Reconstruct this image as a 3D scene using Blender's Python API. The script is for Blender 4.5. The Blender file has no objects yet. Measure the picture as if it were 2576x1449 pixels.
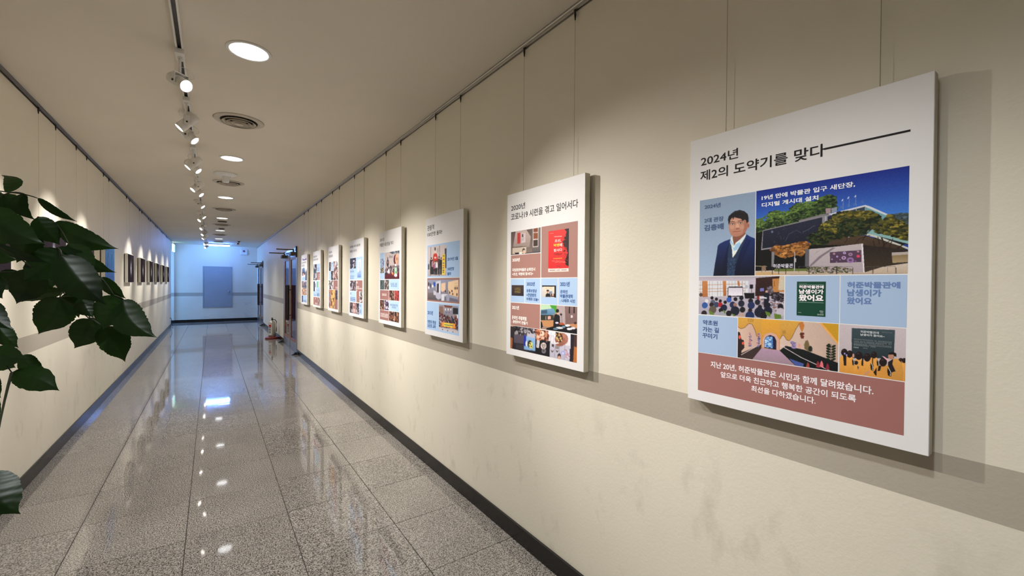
import bpy, bmesh, math, random
import numpy as np
from mathutils import Vector, Matrix, Euler

SC = bpy.context.scene
COL = SC.collection
PI = math.pi

# ------------------------------------------------------------------ camera
F_PX, YAW, PITCH, ROLL, CAM_H = 1062.6, 0.61773, -0.009765, 0.007169, 1.4221
def cam_axes():
    f = np.array([math.sin(YAW) * math.cos(PITCH), math.cos(YAW) * math.cos(PITCH), math.sin(PITCH)])
    r = np.array([math.cos(YAW), -math.sin(YAW), 0.0]); u = np.cross(r, f)
    return r * math.cos(ROLL) + u * math.sin(ROLL), -r * math.sin(ROLL) + u * math.cos(ROLL), f
CR, CU, CF = cam_axes()
CO = np.array([0, 0, CAM_H])
cd = bpy.data.cameras.new('camera'); cam = bpy.data.objects.new('camera', cd); COL.objects.link(cam)
cd.sensor_width = 36; cd.lens = F_PX / 2576 * 36; cd.clip_start = 0.02; cd.clip_end = 60
m = Matrix.Identity(4)
for i in range(3):
    m[i][0] = CR[i]; m[i][1] = CU[i]; m[i][2] = -CF[i]; m[i][3] = CO[i]
cam.matrix_world = m
SC.camera = cam

# ------------------------------------------------------------------ world, exposure
SC.view_settings.view_transform = 'Standard'; SC.view_settings.look = 'None'
SC.view_settings.gamma = 1; SC.view_settings.use_curve_mapping = False
SC.view_settings.exposure = 0.12
SC.cycles.use_denoising = True
SC.cycles.max_bounces = 10; SC.cycles.diffuse_bounces = 6; SC.cycles.glossy_bounces = 4
SC.cycles.transmission_bounces = 4; SC.cycles.sample_clamp_indirect = 6
w = bpy.data.worlds.new('world'); SC.world = w; w.use_nodes = True
bg = w.node_tree.nodes['Background']
bg.inputs[0].default_value = (0.62, 0.82, 0.95, 1)       # the lobby behind the photographer, cool daylight
bg.inputs[1].default_value = 0.08

# light levels, of the fixtures and of the added, unseen passage window
DOWNLIGHT_EMIT = 5.0
DOWN_POWER = 130.0
DOWN_CONE = 125
DOWN_COL = (0.96, 0.98, 1.0)
SPOT_POWER = 175.0
SPOT_COL = (1.0, 0.95, 0.88)
TUBE_EMIT = 235.0
PASSAGE_FILL_EMIT = 12.0
TUBE_COL = (0.13, 0.32, 1.0)

# ------------------------------------------------------------------ helpers
def un(x, y, ax, val):
    "point of the world plane (axis ax = val) seen at pixel x, y of the 2576 x 1449 frame"
    d = CF + CR * (x - 1288) / F_PX - CU * (y - 724.5) / F_PX
    t = (val - CO[ax]) / d[ax]
    return CO + t * d
def un_depth(x, y, dep):
    return CO + dep * (CF + CR * (x - 1288) / F_PX - CU * (y - 724.5) / F_PX)

def s2l(c):
    return tuple((v / 12.92 if v <= 0.04045 else ((v + 0.055) / 1.055) ** 2.4) for v in c)
def rgb(r, g, b):
    return s2l((r / 255, g / 255, b / 255))

def mat(name, col, rough=0.5, metal=0.0, emit=None, estr=0.0, ior=1.5, spec=None, trans=0.0):
    m = bpy.data.materials.new(name); m.use_nodes = True
    p = m.node_tree.nodes['Principled BSDF']
    p.inputs['Base Color'].default_value = (*col, 1); p.inputs['Roughness'].default_value = rough
    p.inputs['Metallic'].default_value = metal; p.inputs['IOR'].default_value = ior
    if spec is not None: p.inputs['Specular IOR Level'].default_value = spec
    if emit: p.inputs['Emission Color'].default_value = (*emit, 1); p.inputs['Emission Strength'].default_value = estr
    if trans: p.inputs['Transmission Weight'].default_value = trans
    return m
def nodes(m):
    nt = m.node_tree
    return nt, nt.nodes, nt.links, nt.nodes['Principled BSDF']
def add_noise(m, scale=8, amount=0.08, bump=0.0, bscale=200, detail=4, rough_var=0.0):
    "gentle colour mottling and fine relief"
    nt, N, L, p = nodes(m)
    tc = N.new('ShaderNodeTexCoord'); base = tuple(p.inputs['Base Color'].default_value)
    n = N.new('ShaderNodeTexNoise'); n.inputs['Scale'].default_value = scale; n.inputs['Detail'].default_value = detail
    L.new(tc.outputs['Object'], n.inputs['Vector'])
    r = N.new('ShaderNodeValToRGB'); r.color_ramp.elements[0].position = 0.3; r.color_ramp.elements[1].position = 0.7
    r.color_ramp.elements[0].color = tuple(c * (1 - amount) for c in base[:3]) + (1,)
    r.color_ramp.elements[1].color = tuple(min(1, c * (1 + amount)) for c in base[:3]) + (1,)
    L.new(n.outputs['Fac'], r.inputs['Fac']); L.new(r.outputs['Color'], p.inputs['Base Color'])
    if bump:
        b = N.new('ShaderNodeTexNoise'); b.inputs['Scale'].default_value = bscale; b.inputs['Detail'].default_value = 2
        L.new(tc.outputs['Object'], b.inputs['Vector'])
        bp = N.new('ShaderNodeBump'); bp.inputs['Strength'].default_value = bump; bp.inputs['Distance'].default_value = 0.002
        L.new(b.outputs['Fac'], bp.inputs['Height']); L.new(bp.outputs['Normal'], p.inputs['Normal'])
    return m

class MB:
    "collects shapes into one bmesh"
    def __init__(s): s.b = bmesh.new(); s.mi = 0
    def _tag(s, faces):
        for f in faces: f.material_index = s.mi
    def box(s, x0, x1, y0, y1, z0, z1, bev=0.0, seg=1, M=None):
        r = bmesh.ops.create_cube(s.b, size=1)
        v = r['verts']
        T = Matrix.Translation(((x0 + x1) / 2, (y0 + y1) / 2, (z0 + z1) / 2)) @ Matrix.Diagonal((abs(x1 - x0), abs(y1 - y0), abs(z1 - z0), 1))
        bmesh.ops.transform(s.b, matrix=T, verts=v)
        fs = set(f for q in v for f in q.link_faces)
        if bev:
            es = list(set(e for f in fs for e in f.edges))
            rr = bmesh.ops.bevel(s.b, geom=es, offset=bev, segments=seg, profile=0.6, affect='EDGES')
            fs = set(rr['faces']) | set(f for q in rr['verts'] for f in q.link_faces) | set(f for f in fs if f.is_valid)
        vs = list(set(q for f in fs for q in f.verts))
        if M is not None: bmesh.ops.transform(s.b, matrix=M, verts=vs)
        s._tag(fs); return vs
    def lathe(s, prof, n=24, M=None, smooth=True, cap=True):
        "prof: list of (radius, z)"
        rings = []
        for r, z in prof:
            if r < 1e-6: rings.append([s.b.verts.new((0, 0, z))])
            else: rings.append([s.b.verts.new((r * math.cos(2 * PI * k / n), r * math.sin(2 * PI * k / n), z)) for k in range(n)])
        fs = []
        for a, b in zip(rings, rings[1:]):
            for k in range(n):
                k2 = (k + 1) % n
                if len(a) == 1 and len(b) == 1: continue
                if len(a) == 1: fs.append(s.b.faces.new((a[0], b[k2], b[k])))
                elif len(b) == 1: fs.append(s.b.faces.new((a[k], a[k2], b[0])))
                else: fs.append(s.b.faces.new((a[k], a[k2], b[k2], b[k])))
        if cap:
            if len(rings[0]) > 1: fs.append(s.b.faces.new(rings[0][::-1]))
            if len(rings[-1]) > 1: fs.append(s.b.faces.new(rings[-1]))
        for f in fs: f.smooth = smooth
        vs = [v for r in rings for v in r]
        if M is not None: bmesh.ops.transform(s.b, matrix=M, verts=vs)
        s._tag(fs); return vs
    def cyl(s, p, q, r, n=12, r2=None):
        p = Vector(p); q = Vector(q); d = q - p
        M = Matrix.Translation(p) @ d.to_track_quat('Z', 'Y').to_matrix().to_4x4()
        return s.lathe([(r, 0), (r if r2 is None else r2, d.length)], n, M)
    def tube(s, pts, r, n=8):
        "swept tube through pts; r a number or one radius per point"
        pts = [Vector(p) for p in pts]; rings = []; fs = []
        up = Vector((0, 0, 1))
        for i, p in enumerate(pts):
            t = (pts[min(i + 1, len(pts) - 1)] - pts[max(i - 1, 0)]).normalized()
            a = t.cross(up)
            if a.length < 1e-3: a = t.cross(Vector((0, 1, 0)))
            a.normalize(); b = a.cross(t).normalized(); rr = r[i] if isinstance(r, (list, tuple)) else r
            rings.append([s.b.verts.new(p + rr * (math.cos(2 * PI * k / n) * a + math.sin(2 * PI * k / n) * b)) for k in range(n)])
        for A, B in zip(rings, rings[1:]):
            for k in range(n):
                fs.append(s.b.faces.new((A[k], A[(k + 1) % n], B[(k + 1) % n], B[k])))
        fs.append(s.b.faces.new(rings[0][::-1])); fs.append(s.b.faces.new(rings[-1]))
        for f in fs: f.smooth = True
        s._tag(fs)
    def prism(s, poly, axis, lo, hi):
        "extrude a 2-D polygon along an axis"
        def P(a, b, c):
            return (c, a, b) if axis == 0 else ((a, c, b) if axis == 1 else (a, b, c))
        A = [s.b.verts.new(P(a, b, lo)) for a, b in poly]; B = [s.b.verts.new(P(a, b, hi)) for a, b in poly]
        fs = [s.b.faces.new(A[::-1]), s.b.faces.new(B)]
        for k in range(len(poly)):
            k2 = (k + 1) % len(poly); fs.append(s.b.faces.new((A[k], A[k2], B[k2], B[k])))
        s._tag(fs)
    def mesh(s, name, mats):
        bmesh.ops.recalc_face_normals(s.b, faces=s.b.faces)
        me = bpy.data.meshes.new(name); s.b.to_mesh(me); s.b.free()
        for mm in (mats if isinstance(mats, (list, tuple)) else [mats]): me.materials.append(mm)
        return me
    def obj(s, name, mats, parent=None, **kw):
        return link(name, s.mesh(name, mats), parent, **kw)

def link(name, me, parent=None, loc=None, rot=None, label=None):
    o = bpy.data.objects.new(name, me); COL.objects.link(o)
    if parent is not None: o.parent = parent
    if loc is not None: o.location = loc
    if rot is not None: o.rotation_euler = rot
    if label: o['label'] = label
    return o
def thing(name, label, cat, loc=(0, 0, 0), rot=None, group=None):
    o = link(name, None, None, loc, rot); o.empty_display_size = 0.05
    o['label'] = label; o['category'] = cat
    if group: o['group'] = group
    return o
def tag(o, label, cat, group=None):
    o['label'] = label; o['category'] = cat
    if group: o['group'] = group
    return o
def struct(o, label=None):
    o['kind'] = 'structure'
    if label: o['label'] = label
    return o
def copy_tree(o, parent=None):
    c = o.copy(); COL.objects.link(c)
    if parent is not None: c.parent = parent
    for ch in list(o.children): copy_tree(ch, c)
    return c
# ------------------------------------------------------------------ room dimensions
XR, XL, ZC = 1.382, -1.05, 2.715
Y_BACK, Y_END = -3.582, 18.45
Y_LEFT_END = 17.02
TILE = 0.5
Y0 = 1.918
SK_H = 0.097
ST0, ST1 = 0.912, 1.035

# ------------------------------------------------------------------ materials of the room
def wall_material():
    m = mat('painted_plaster', (0.80, 0.735, 0.60), 0.55)
    nt, N, L, p = nodes(m)
    geo = N.new('ShaderNodeNewGeometry'); sep = N.new('ShaderNodeSeparateXYZ'); L.new(geo.outputs['Position'], sep.inputs[0])
    def step(v, gt):
        n = N.new('ShaderNodeMath'); n.operation = 'GREATER_THAN' if gt else 'LESS_THAN'
        L.new(sep.outputs['Z'], n.inputs[0]); n.inputs[1].default_value = v; return n
    a, b = step(ST0, True), step(ST1, False)
    mul = N.new('ShaderNodeMath'); mul.operation = 'MULTIPLY'; L.new(a.outputs[0], mul.inputs[0]); L.new(b.outputs[0], mul.inputs[1])
    # faint mottling of the roller-painted plaster
    n1 = N.new('ShaderNodeTexNoise'); n1.inputs['Scale'].default_value = 1.7; n1.inputs['Detail'].default_value = 5
    L.new(geo.outputs['Position'], n1.inputs['Vector'])
    r1 = N.new('ShaderNodeValToRGB'); r1.color_ramp.elements[0].position = 0.3; r1.color_ramp.elements[1].position = 0.75
    r1.color_ramp.elements[0].color = (0.77, 0.72, 0.605, 1); r1.color_ramp.elements[1].color = (0.81, 0.76, 0.645, 1)
    L.new(n1.outputs['Fac'], r1.inputs['Fac'])
    mix = N.new('ShaderNodeMix'); mix.data_type = 'RGBA'
    L.new(mul.outputs[0], mix.inputs['Factor']); L.new(r1.outputs['Color'], mix.inputs['A'])
    mix.inputs['B'].default_value = (0.46, 0.415, 0.345, 1)
    # scuffs and dirty rub marks on the lower part of the wall
    mp = N.new('ShaderNodeMapping'); mp.inputs['Scale'].default_value = (1, 3.2, 1.9); L.new(geo.outputs['Position'], mp.inputs['Vector'])
    n2 = N.new('ShaderNodeTexNoise'); n2.inputs['Scale'].default_value = 2.6; n2.inputs['Detail'].default_value = 7; n2.inputs['Roughness'].default_value = 0.62
    L.new(mp.outputs[0], n2.inputs['Vector'])
    r2 = N.new('ShaderNodeValToRGB'); r2.color_ramp.elements[0].position = 0.56; r2.color_ramp.elements[1].position = 0.78
    r2.color_ramp.elements[0].color = (0, 0, 0, 1); r2.color_ramp.elements[1].color = (0.34, 0.34, 0.34, 1)
    L.new(n2.outputs['Fac'], r2.inputs['Fac'])
    zr = N.new('ShaderNodeMapRange'); zr.inputs['From Min'].default_value = 0.95; zr.inputs['From Max'].default_value = 0.7
    L.new(sep.outputs['Z'], zr.inputs['Value'])
    f2 = N.new('ShaderNodeMath'); f2.operation = 'MULTIPLY'; L.new(r2.outputs['Color'], f2.inputs[0]); L.new(zr.outputs['Result'], f2.inputs[1])
    mix2 = N.new('ShaderNodeMix'); mix2.data_type = 'RGBA'; L.new(f2.outputs[0], mix2.inputs['Factor'])
    L.new(mix.outputs['Result'], mix2.inputs['A']); mix2.inputs['B'].default_value = (0.30, 0.27, 0.22, 1)
    L.new(mix2.outputs['Result'], p.inputs['Base Color'])
    b1 = N.new('ShaderNodeTexNoise'); b1.inputs['Scale'].default_value = 90; b1.inputs['Detail'].default_value = 3
    L.new(geo.outputs['Position'], b1.inputs['Vector'])
    bp = N.new('ShaderNodeBump'); bp.inputs['Strength'].default_value = 0.14; bp.inputs['Distance'].default_value = 0.004
    L.new(b1.outputs['Fac'], bp.inputs['Height']); L.new(bp.outputs['Normal'], p.inputs['Normal'])
    return m
def granite_material():
    m = mat('speckled_granite', (0.3, 0.27, 0.24), 0.05, ior=1.62)
    nt, N, L, p = nodes(m)
    tc = N.new('ShaderNodeTexCoord'); oi = N.new('ShaderNodeObjectInfo')
    off = N.new('ShaderNodeVectorMath'); off.operation = 'SCALE'; off.inputs[0].default_value = (5.3, 7.1, 2.9)
    L.new(oi.outputs['Random'], off.inputs['Scale'])
    add = N.new('ShaderNodeVectorMath'); add.operation = 'ADD'; L.new(tc.outputs['Object'], add.inputs[0]); L.new(off.outputs[0], add.inputs[1])
    n = N.new('ShaderNodeTexNoise'); n.inputs['Scale'].default_value = 170; n.inputs['Detail'].default_value = 3; n.inputs['Roughness'].default_value = 0.55
    L.new(add.outputs[0], n.inputs['Vector'])
    r = N.new('ShaderNodeValToRGB'); e = r.color_ramp.elements
    e[0].position = 0.36; e[0].color = (0.07, 0.06, 0.055, 1); e[1].position = 0.63; e[1].color = (0.78, 0.72, 0.66, 1)
    k = e.new(0.46); k.color = (0.30, 0.27, 0.24, 1); k = e.new(0.53); k.color = (0.52, 0.475, 0.43, 1)
    L.new(n.outputs['Fac'], r.inputs['Fac'])
    n2 = N.new('ShaderNodeTexNoise'); n2.inputs['Scale'].default_value = 3.0; n2.inputs['Detail'].default_value = 3
    L.new(add.outputs[0], n2.inputs['Vector'])
    mr = N.new('ShaderNodeMapRange'); mr.inputs['To Min'].default_value = 0.52; mr.inputs['To Max'].default_value = 0.78
    L.new(n2.outputs['Fac'], mr.inputs['Value'])
    vr = N.new('ShaderNodeMapRange'); vr.inputs['To Min'].default_value = 0.92; vr.inputs['To Max'].default_value = 1.06
    L.new(oi.outputs['Random'], vr.inputs['Value'])
    ml = N.new('ShaderNodeMath'); ml.operation = 'MULTIPLY'; L.new(mr.outputs['Result'], ml.inputs[0]); L.new(vr.outputs['Result'], ml.inputs[1])
    sc = N.new('ShaderNodeVectorMath'); sc.operation = 'SCALE'; L.new(r.outputs['Color'], sc.inputs[0]); L.new(ml.outputs[0], sc.inputs['Scale'])
    L.new(sc.outputs[0], p.inputs['Base Color'])
    # buffing haze: polish varies a little across each stone
    rr = N.new('ShaderNodeMapRange'); rr.inputs['To Min'].default_value = 0.02; rr.inputs['To Max'].default_value = 0.07
    L.new(n2.outputs['Fac'], rr.inputs['Value']); L.new(rr.outputs['Result'], p.inputs['Roughness'])
    b1 = N.new('ShaderNodeTexNoise'); b1.inputs['Scale'].default_value = 9; b1.inputs['Detail'].default_value = 2
    L.new(add.outputs[0], b1.inputs['Vector'])
    bp = N.new('ShaderNodeBump'); bp.inputs['Strength'].default_value = 0.015; bp.inputs['Distance'].default_value = 0.003
    L.new(b1.outputs['Fac'], bp.inputs['Height']); L.new(bp.outputs['Normal'], p.inputs['Normal'])
    return m
M_WALL = wall_material()
M_CEIL = add_noise(mat('ceiling_paint', (0.76, 0.70, 0.61), 0.8), 1.2, 0.03, 0.12, 120)
M_GRANITE = granite_material()
M_GROUT = add_noise(mat('dark_grout', (0.035, 0.028, 0.022), 0.7), 30, 0.3)
M_SKIRT = add_noise(mat('black_stone_skirting', (0.006, 0.0055, 0.0055), 0.25), 20, 0.3)
M_STEEL = mat('brushed_steel', (0.46, 0.43, 0.43), 0.28, 1.0)
M_RAIL = mat('aluminium_rail', (0.55, 0.53, 0.50), 0.35, 1.0)
M_RAIL_SHADED = mat('shaded_aluminium_rail', (0.16, 0.14, 0.13), 0.4, 0.9)  # left rail: same aluminium, its shaded look put into a darker colour
M_DARKMETAL = add_noise(mat('dark_metal', (0.05, 0.045, 0.04), 0.4, 0.7), 20, 0.2)
M_WHITEMETAL = mat('white_enamel', (0.78, 0.76, 0.73), 0.32)
M_WHITEPLASTIC = mat('white_plastic', (0.80, 0.80, 0.80), 0.4)
M_BLACKRUBBER = mat('black_rubber', (0.015, 0.014, 0.014), 0.6)

# ------------------------------------------------------------------ floor with its granite tiles
b = MB(); b.box(XL, XR, Y_BACK, Y_END, -0.12, -0.004); b.box(-2.6, XL, Y_LEFT_END, Y_END, -0.12, -0.004)
floor = struct(b.obj('floor', M_GROUT), 'polished speckled grey granite tiled corridor floor')
xs = [XL + 0.004, -0.618, -0.118, 0.382, 0.882, XR - 0.004]
ys = [Y0 + TILE * k for k in range(-11, 34)]
ys = [y for y in ys if y < Y_END - 0.1] + [Y_END - 0.004]
rnd = random.Random(4)
tile_meshes = {}
def tile_mesh(w, h):
    key = (round(w, 3), round(h, 3))
    if key not in tile_meshes:
        b = MB(); g = 0.0018
        b.box(-w / 2 + g, w / 2 - g, -h / 2 + g, h / 2 - g, -0.010, 0.0)
        top = [e for e in b.b.edges if all(v.co.z > -0.001 for v in e.verts)]
        bmesh.ops.bevel(b.b, geom=top, offset=0.0011, segments=1, affect='EDGES')
        tile_meshes[key] = b.mesh('tile', M_GRANITE)
    return tile_meshes[key]
def lay(x0, x1, y0, y1):
    o = link('tile', tile_mesh(x1 - x0, y1 - y0), floor, ((x0 + x1) / 2, (y0 + y1) / 2, 0))
    o.rotation_euler = (rnd.gauss(0, 0.0008), rnd.gauss(0, 0.0008), 0)     # hand-laid stones, never quite level
for x0, x1 in zip(xs, xs[1:]):
    for y0, y1 in zip(ys, ys[1:]): lay(x0, x1, y0, y1)
for k in range(3):
    for y0, y1 in zip(ys[-4:], ys[-3:]):
        if y0 > Y_LEFT_END - 0.2: lay(XL - 0.5 * (k + 1), XL - 0.5 * k, max(y0, Y_LEFT_END + 0.01), y1)

# ------------------------------------------------------------------ ceiling, walls
b = MB(); b.box(XL - 0.12, XR + 0.12, Y_BACK, Y_END + 0.12, ZC, ZC + 0.12); b.box(-2.6, XL - 0.12, Y_LEFT_END - 0.12, Y_END + 0.12, ZC, ZC + 0.12)
struct(b.obj('ceiling', M_CEIL), 'plain beige painted ceiling')
D1 = (9.30, 11.20, 2.12); D2 = (16.08, 18.20, 2.10)     # the two double doors: y from, y to, height
b = MB()
for y0, y1, z0, z1 in [(Y_BACK, D1[0], 0, ZC), (D1[1], D2[0], 0, ZC), (D2[1], Y_END + 0.12, 0, ZC), (D1[0], D1[1], D1[2], ZC), (D2[0], D2[1], D2[2], ZC)]:
    b.box(XR, XR + 0.16, y0, y1, z0 - (0.05 if z0 == 0 else 0), z1)
struct(b.obj('wall_right', M_WALL), 'cream plaster wall with taupe band, hung with posters')
b = MB(); b.box(XL - 0.12, XL, Y_BACK, Y_LEFT_END, -0.05, ZC); b.box(XL - 0.12, XL, Y_LEFT_END, Y_END - 0.0, 2.42, ZC)
struct(b.obj('wall_left', M_WALL), 'cream plaster wall with taupe band, hung with small dark pictures')
b = MB(); b.box(XL + 0.0, XR + 0.16, Y_END, Y_END + 0.12, -0.05, ZC); b.box(-2.6, XL + 0.0, Y_END - 0.06, Y_END + 0.12, -0.05, ZC)
struct(b.obj('wall_end', M_WALL), 'bluish lit end wall with grey access panel')
b = MB(); b.box(-2.6, XL - 0.12, Y_LEFT_END - 0.12, Y_LEFT_END, -0.05, ZC); b.box(-2.72, -2.6, Y_LEFT_END - 0.12, Y_END + 0.12, -0.05, ZC)
struct(b.obj('wall_passage', M_WALL), 'wall of the side passage beyond the left wall')

M_FILLPANE = mat('fill_light_pane', (0.5, 0.6, 0.8), 0.3, emit=(0.17, 0.42, 1.0), estr=PASSAGE_FILL_EMIT)  # glowing pane of an added, unseen window that lights the corridor end blue
b = MB()
for y0, y1, z0, z1 in [(17.15, 17.20, 0.85, 2.25), (18.28, 18.33, 0.85, 2.25), (17.2001, 18.2799, 0.85, 0.90), (17.2001, 18.2799, 2.20, 2.25)]: b.box(-2.599, -2.56, y0, y1, z0, z1, 0.003)
wf = struct(b.obj('added_window_1', M_WHITEMETAL), 'white framed window added out of view in the side passage to send bluish light')
b = MB(); b.box(-2.598, -2.585, 17.20, 18.28, 0.90, 2.20); b.obj('pane', M_FILLPANE, wf)

def skirting(name, *boxes):
    b = MB()
    for bx in boxes: b.box(*bx, bev=0.002)
    return struct(b.obj(name, M_SKIRT), 'low black stone skirting')
skirting('baseboard_right', (XR - 0.012, XR, Y_BACK, D1[0] - 0.05, 0, SK_H), (XR - 0.012, XR, D1[1] + 0.05, D2[0] - 0.05, 0, SK_H), (XR - 0.012, XR, D2[1] + 0.05, Y_END, 0, SK_H))
skirting('baseboard_left', (XL, XL + 0.012, Y_BACK, Y_LEFT_END, 0, SK_H))
skirting('baseboard_end', (XL, XR - 0.012, Y_END - 0.014, Y_END, 0, SK_H), (-2.6, XL + 0.004, Y_END - 0.075, Y_END - 0.06, 0, SK_H))

# picture rails along both walls: a hooked aluminium profile under the ceiling
def rail(name, x, s, y0, y1, label):
    b = MB(); top = ZC - 0.002
    prof = [(0, top), (0.020, top), (0.020, top - 0.006), (0.016, top - 0.010), (0.020, top - 0.014), (0.020, top - 0.022), (0.013, top - 0.024), (0.013, top - 0.018), (0.005, top - 0.018), (0.005, top - 0.026), (0, top - 0.026)]
    pts = [(x - s * a, c) for a, c in prof]
    A = [b.b.verts.new((px, y0, pz)) for px, pz in pts]; B = [b.b.verts.new((px, y1, pz)) for px, pz in pts]
    for k in range(len(pts)):
        k2 = (k + 1) % len(pts); b.b.faces.new((A[k], A[k2], B[k2], B[k]))
    b.b.faces.new(A[::-1]); b.b.faces.new(B)
    return struct(b.obj(name, M_RAIL if s > 0 else M_RAIL_SHADED), label)
rail('trim_1', XR, 1, Y_BACK, Y_END, 'aluminium picture rail along the top of the right wall')
rail('trim_2', XL, -1, Y_BACK, Y_LEFT_END, 'aluminium picture rail along the top of the left wall')
# ------------------------------------------------------------------ recessed downlights
M_DOWN = mat('opal_diffuser', (0.9, 0.9, 0.9), 0.4, emit=DOWN_COL, estr=DOWNLIGHT_EMIT)
def downlight_proto():
    t = thing('downlight', '', 'ceiling light')
    b = MB(); b.lathe([(0.094, -0.001), (0.094, -0.005), (0.099, -0.007), (0.109, -0.005), (0.112, -0.0005), (0.094, -0.0005)], 48, cap=False); b.obj('trim_ring', M_WHITEMETAL, t)
    b = MB(); b.lathe([(0.093, -0.0008), (0.093, -0.0022), (0, -0.0022)], 48, cap=False); b.obj('diffuser', M_DOWN, t)
    return t
DL = downlight_proto()
near = ['largest downlight in view, nearest the camera in the ceiling row', 'second downlight along the ceiling, between two round vents',
        'third downlight along the ceiling, past the vent with the white detector', 'fourth downlight along the ceiling, just before a dark disc',
        'fifth downlight along the ceiling, deep in the corridor', 'farthest round downlight, near the bluish tube light']
for k in range(-1, 6):
    o = DL if k == -1 else copy_tree(DL)
    o.location = (0.17, 2.80 + 2.52 * k + (0.06 if k >= 3 else 0), ZC - 0.0002)
    o['label'] = near[k] if k >= 0 else 'round downlight in the ceiling right above the camera'
    o['group'] = 'round downlights along the ceiling'
    l = bpy.data.lights.new('downlight_beam', 'SPOT'); l.energy = DOWN_POWER; l.color = DOWN_COL; l.spot_size = math.radians(DOWN_CONE); l.spot_blend = 1.0; l.shadow_soft_size = 0.06
    lo = bpy.data.objects.new('downlight_beam', l); COL.objects.link(lo); lo.location = (0.17, o.location.y, ZC - 0.012)

# ------------------------------------------------------------------ round air diffusers
M_VENT = add_noise(mat('vent_enamel', (0.55, 0.49, 0.41), 0.45), 12, 0.06)
M_VENTDARK = mat('vent_throat', (0.03, 0.027, 0.024), 0.7)
def vent_proto():
    t = thing('round_vent', '', 'air vent')
    b = MB(); b.lathe([(0.128, -0.006), (0.140, -0.011), (0.168, -0.006), (0.175, -0.0005), (0.128, -0.0005)], 56, cap=False); b.obj('outer_flange', M_VENT, t)
    b = MB(); b.lathe([(0.13, -0.0006), (0, -0.0006)], 40, cap=False); b.obj('throat', M_VENTDARK, t)
    for r0, r1, zb in [(0.100, 0.120, -0.020), (0.070, 0.092, -0.025), (0.040, 0.062, -0.029)]:
        b = MB(); b.lathe([(r0 - 0.004, -0.004), (r0, -0.004), (r1, zb), (r1 - 0.004, zb - 0.002)], 48, cap=False)
        b.lathe([(r0 - 0.006, -0.004), (r1 - 0.006, zb)], 48, cap=False); b.obj('cone_ring', M_VENT, t)
    b = MB(); b.lathe([(0.012, -0.004), (0.030, -0.030), (0.024, -0.033), (0, -0.034)], 32, cap=False); b.obj('centre_cone', M_VENT, t)
    return t
VT = vent_proto()
vl = ['largest round vent with concentric rings, nearest in the ceiling', 'second round vent, half behind the white hanging detector', 'third round vent along the ceiling',
      'fourth round vent along the ceiling, before a small dark disc', 'fifth round vent along the ceiling, glinting blue', 'farthest round vent, right before the tube light']
for k in range(-1, 6):
    o = VT if k == -1 else copy_tree(VT)
    o.location = (0.178, [4.05, 6.64, 9.10, 11.58, 14.06, 16.5][k] if k >= 0 else 1.53, ZC - 0.0002)
    o['label'] = vl[k] if k >= 0 else 'round vent in the ceiling above the camera'
    o['group'] = 'round vents along the ceiling'

# detector hanging under the ceiling beside the second vent
t = thing('motion_detector', 'white detector hanging on a round ceiling plate before the second vent', 'detector', (0.135, 6.12, ZC))
b = MB(); b.lathe([(0.0, -0.0005), (0.118, -0.0005), (0.116, -0.008), (0.085, -0.022), (0.05, -0.03), (0, -0.03)], 40, cap=False); b.obj('ceiling_plate', M_WHITEPLASTIC, t)
b = MB(); b.lathe([(0.034, -0.028), (0.033, -0.045), (0.040, -0.05), (0.036, -0.092), (0.030, -0.104), (0, -0.106)], 28, cap=False); b.obj('sensor_body', M_WHITEPLASTIC, t)
b = MB(); b.lathe([(0.004, -0.0), (0.004, -0.012), (0, -0.012)], 10, Matrix.Translation((0.045, 0, -0.02)), cap=False); b.obj('indicator', M_DARKMETAL, t)
# dark discs and the little camera
for i, (x, y, r, lab) in enumerate([(0.182, 10.98, 0.085, 'dark flat disc on the ceiling just past the fourth downlight'), (0.19, 12.45, 0.06, 'small dark ceiling disc before the fifth downlight')]):
    t = thing('smoke_detector', lab, 'detector', (x, y, ZC))
    b = MB(); b.lathe([(0, -0.0005), (r, -0.0005), (r, -0.010), (r * 0.8, -0.018), (0, -0.018)], 32, cap=False); b.obj('base_plate', M_DARKMETAL, t)
    b = MB(); b.lathe([(r * 0.62, -0.017), (r * 0.55, -0.034), (0, -0.036)], 28, cap=False); b.obj('sensing_head', M_VENT, t)
t = thing('ceiling_camera', 'small surveillance camera hanging from the ceiling right of the tube light', 'camera', (0.70, 16.0, ZC))
b = MB(); b.lathe([(0, -0.0005), (0.045, -0.0005), (0.04, -0.018), (0.014, -0.022), (0.012, -0.06), (0, -0.06)], 24, cap=False); b.obj('mount', M_DARKMETAL, t)
b = MB(); b.box(-0.075, 0.02, -0.14, 0.02, -0.125, -0.055, 0.008); b.obj('housing', M_WHITEMETAL, t)
b = MB(); b.cyl((-0.028, -0.142, -0.09), (-0.028, -0.15, -0.09), 0.02, 16); b.obj('lens', M_BLACKRUBBER, t)

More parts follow.
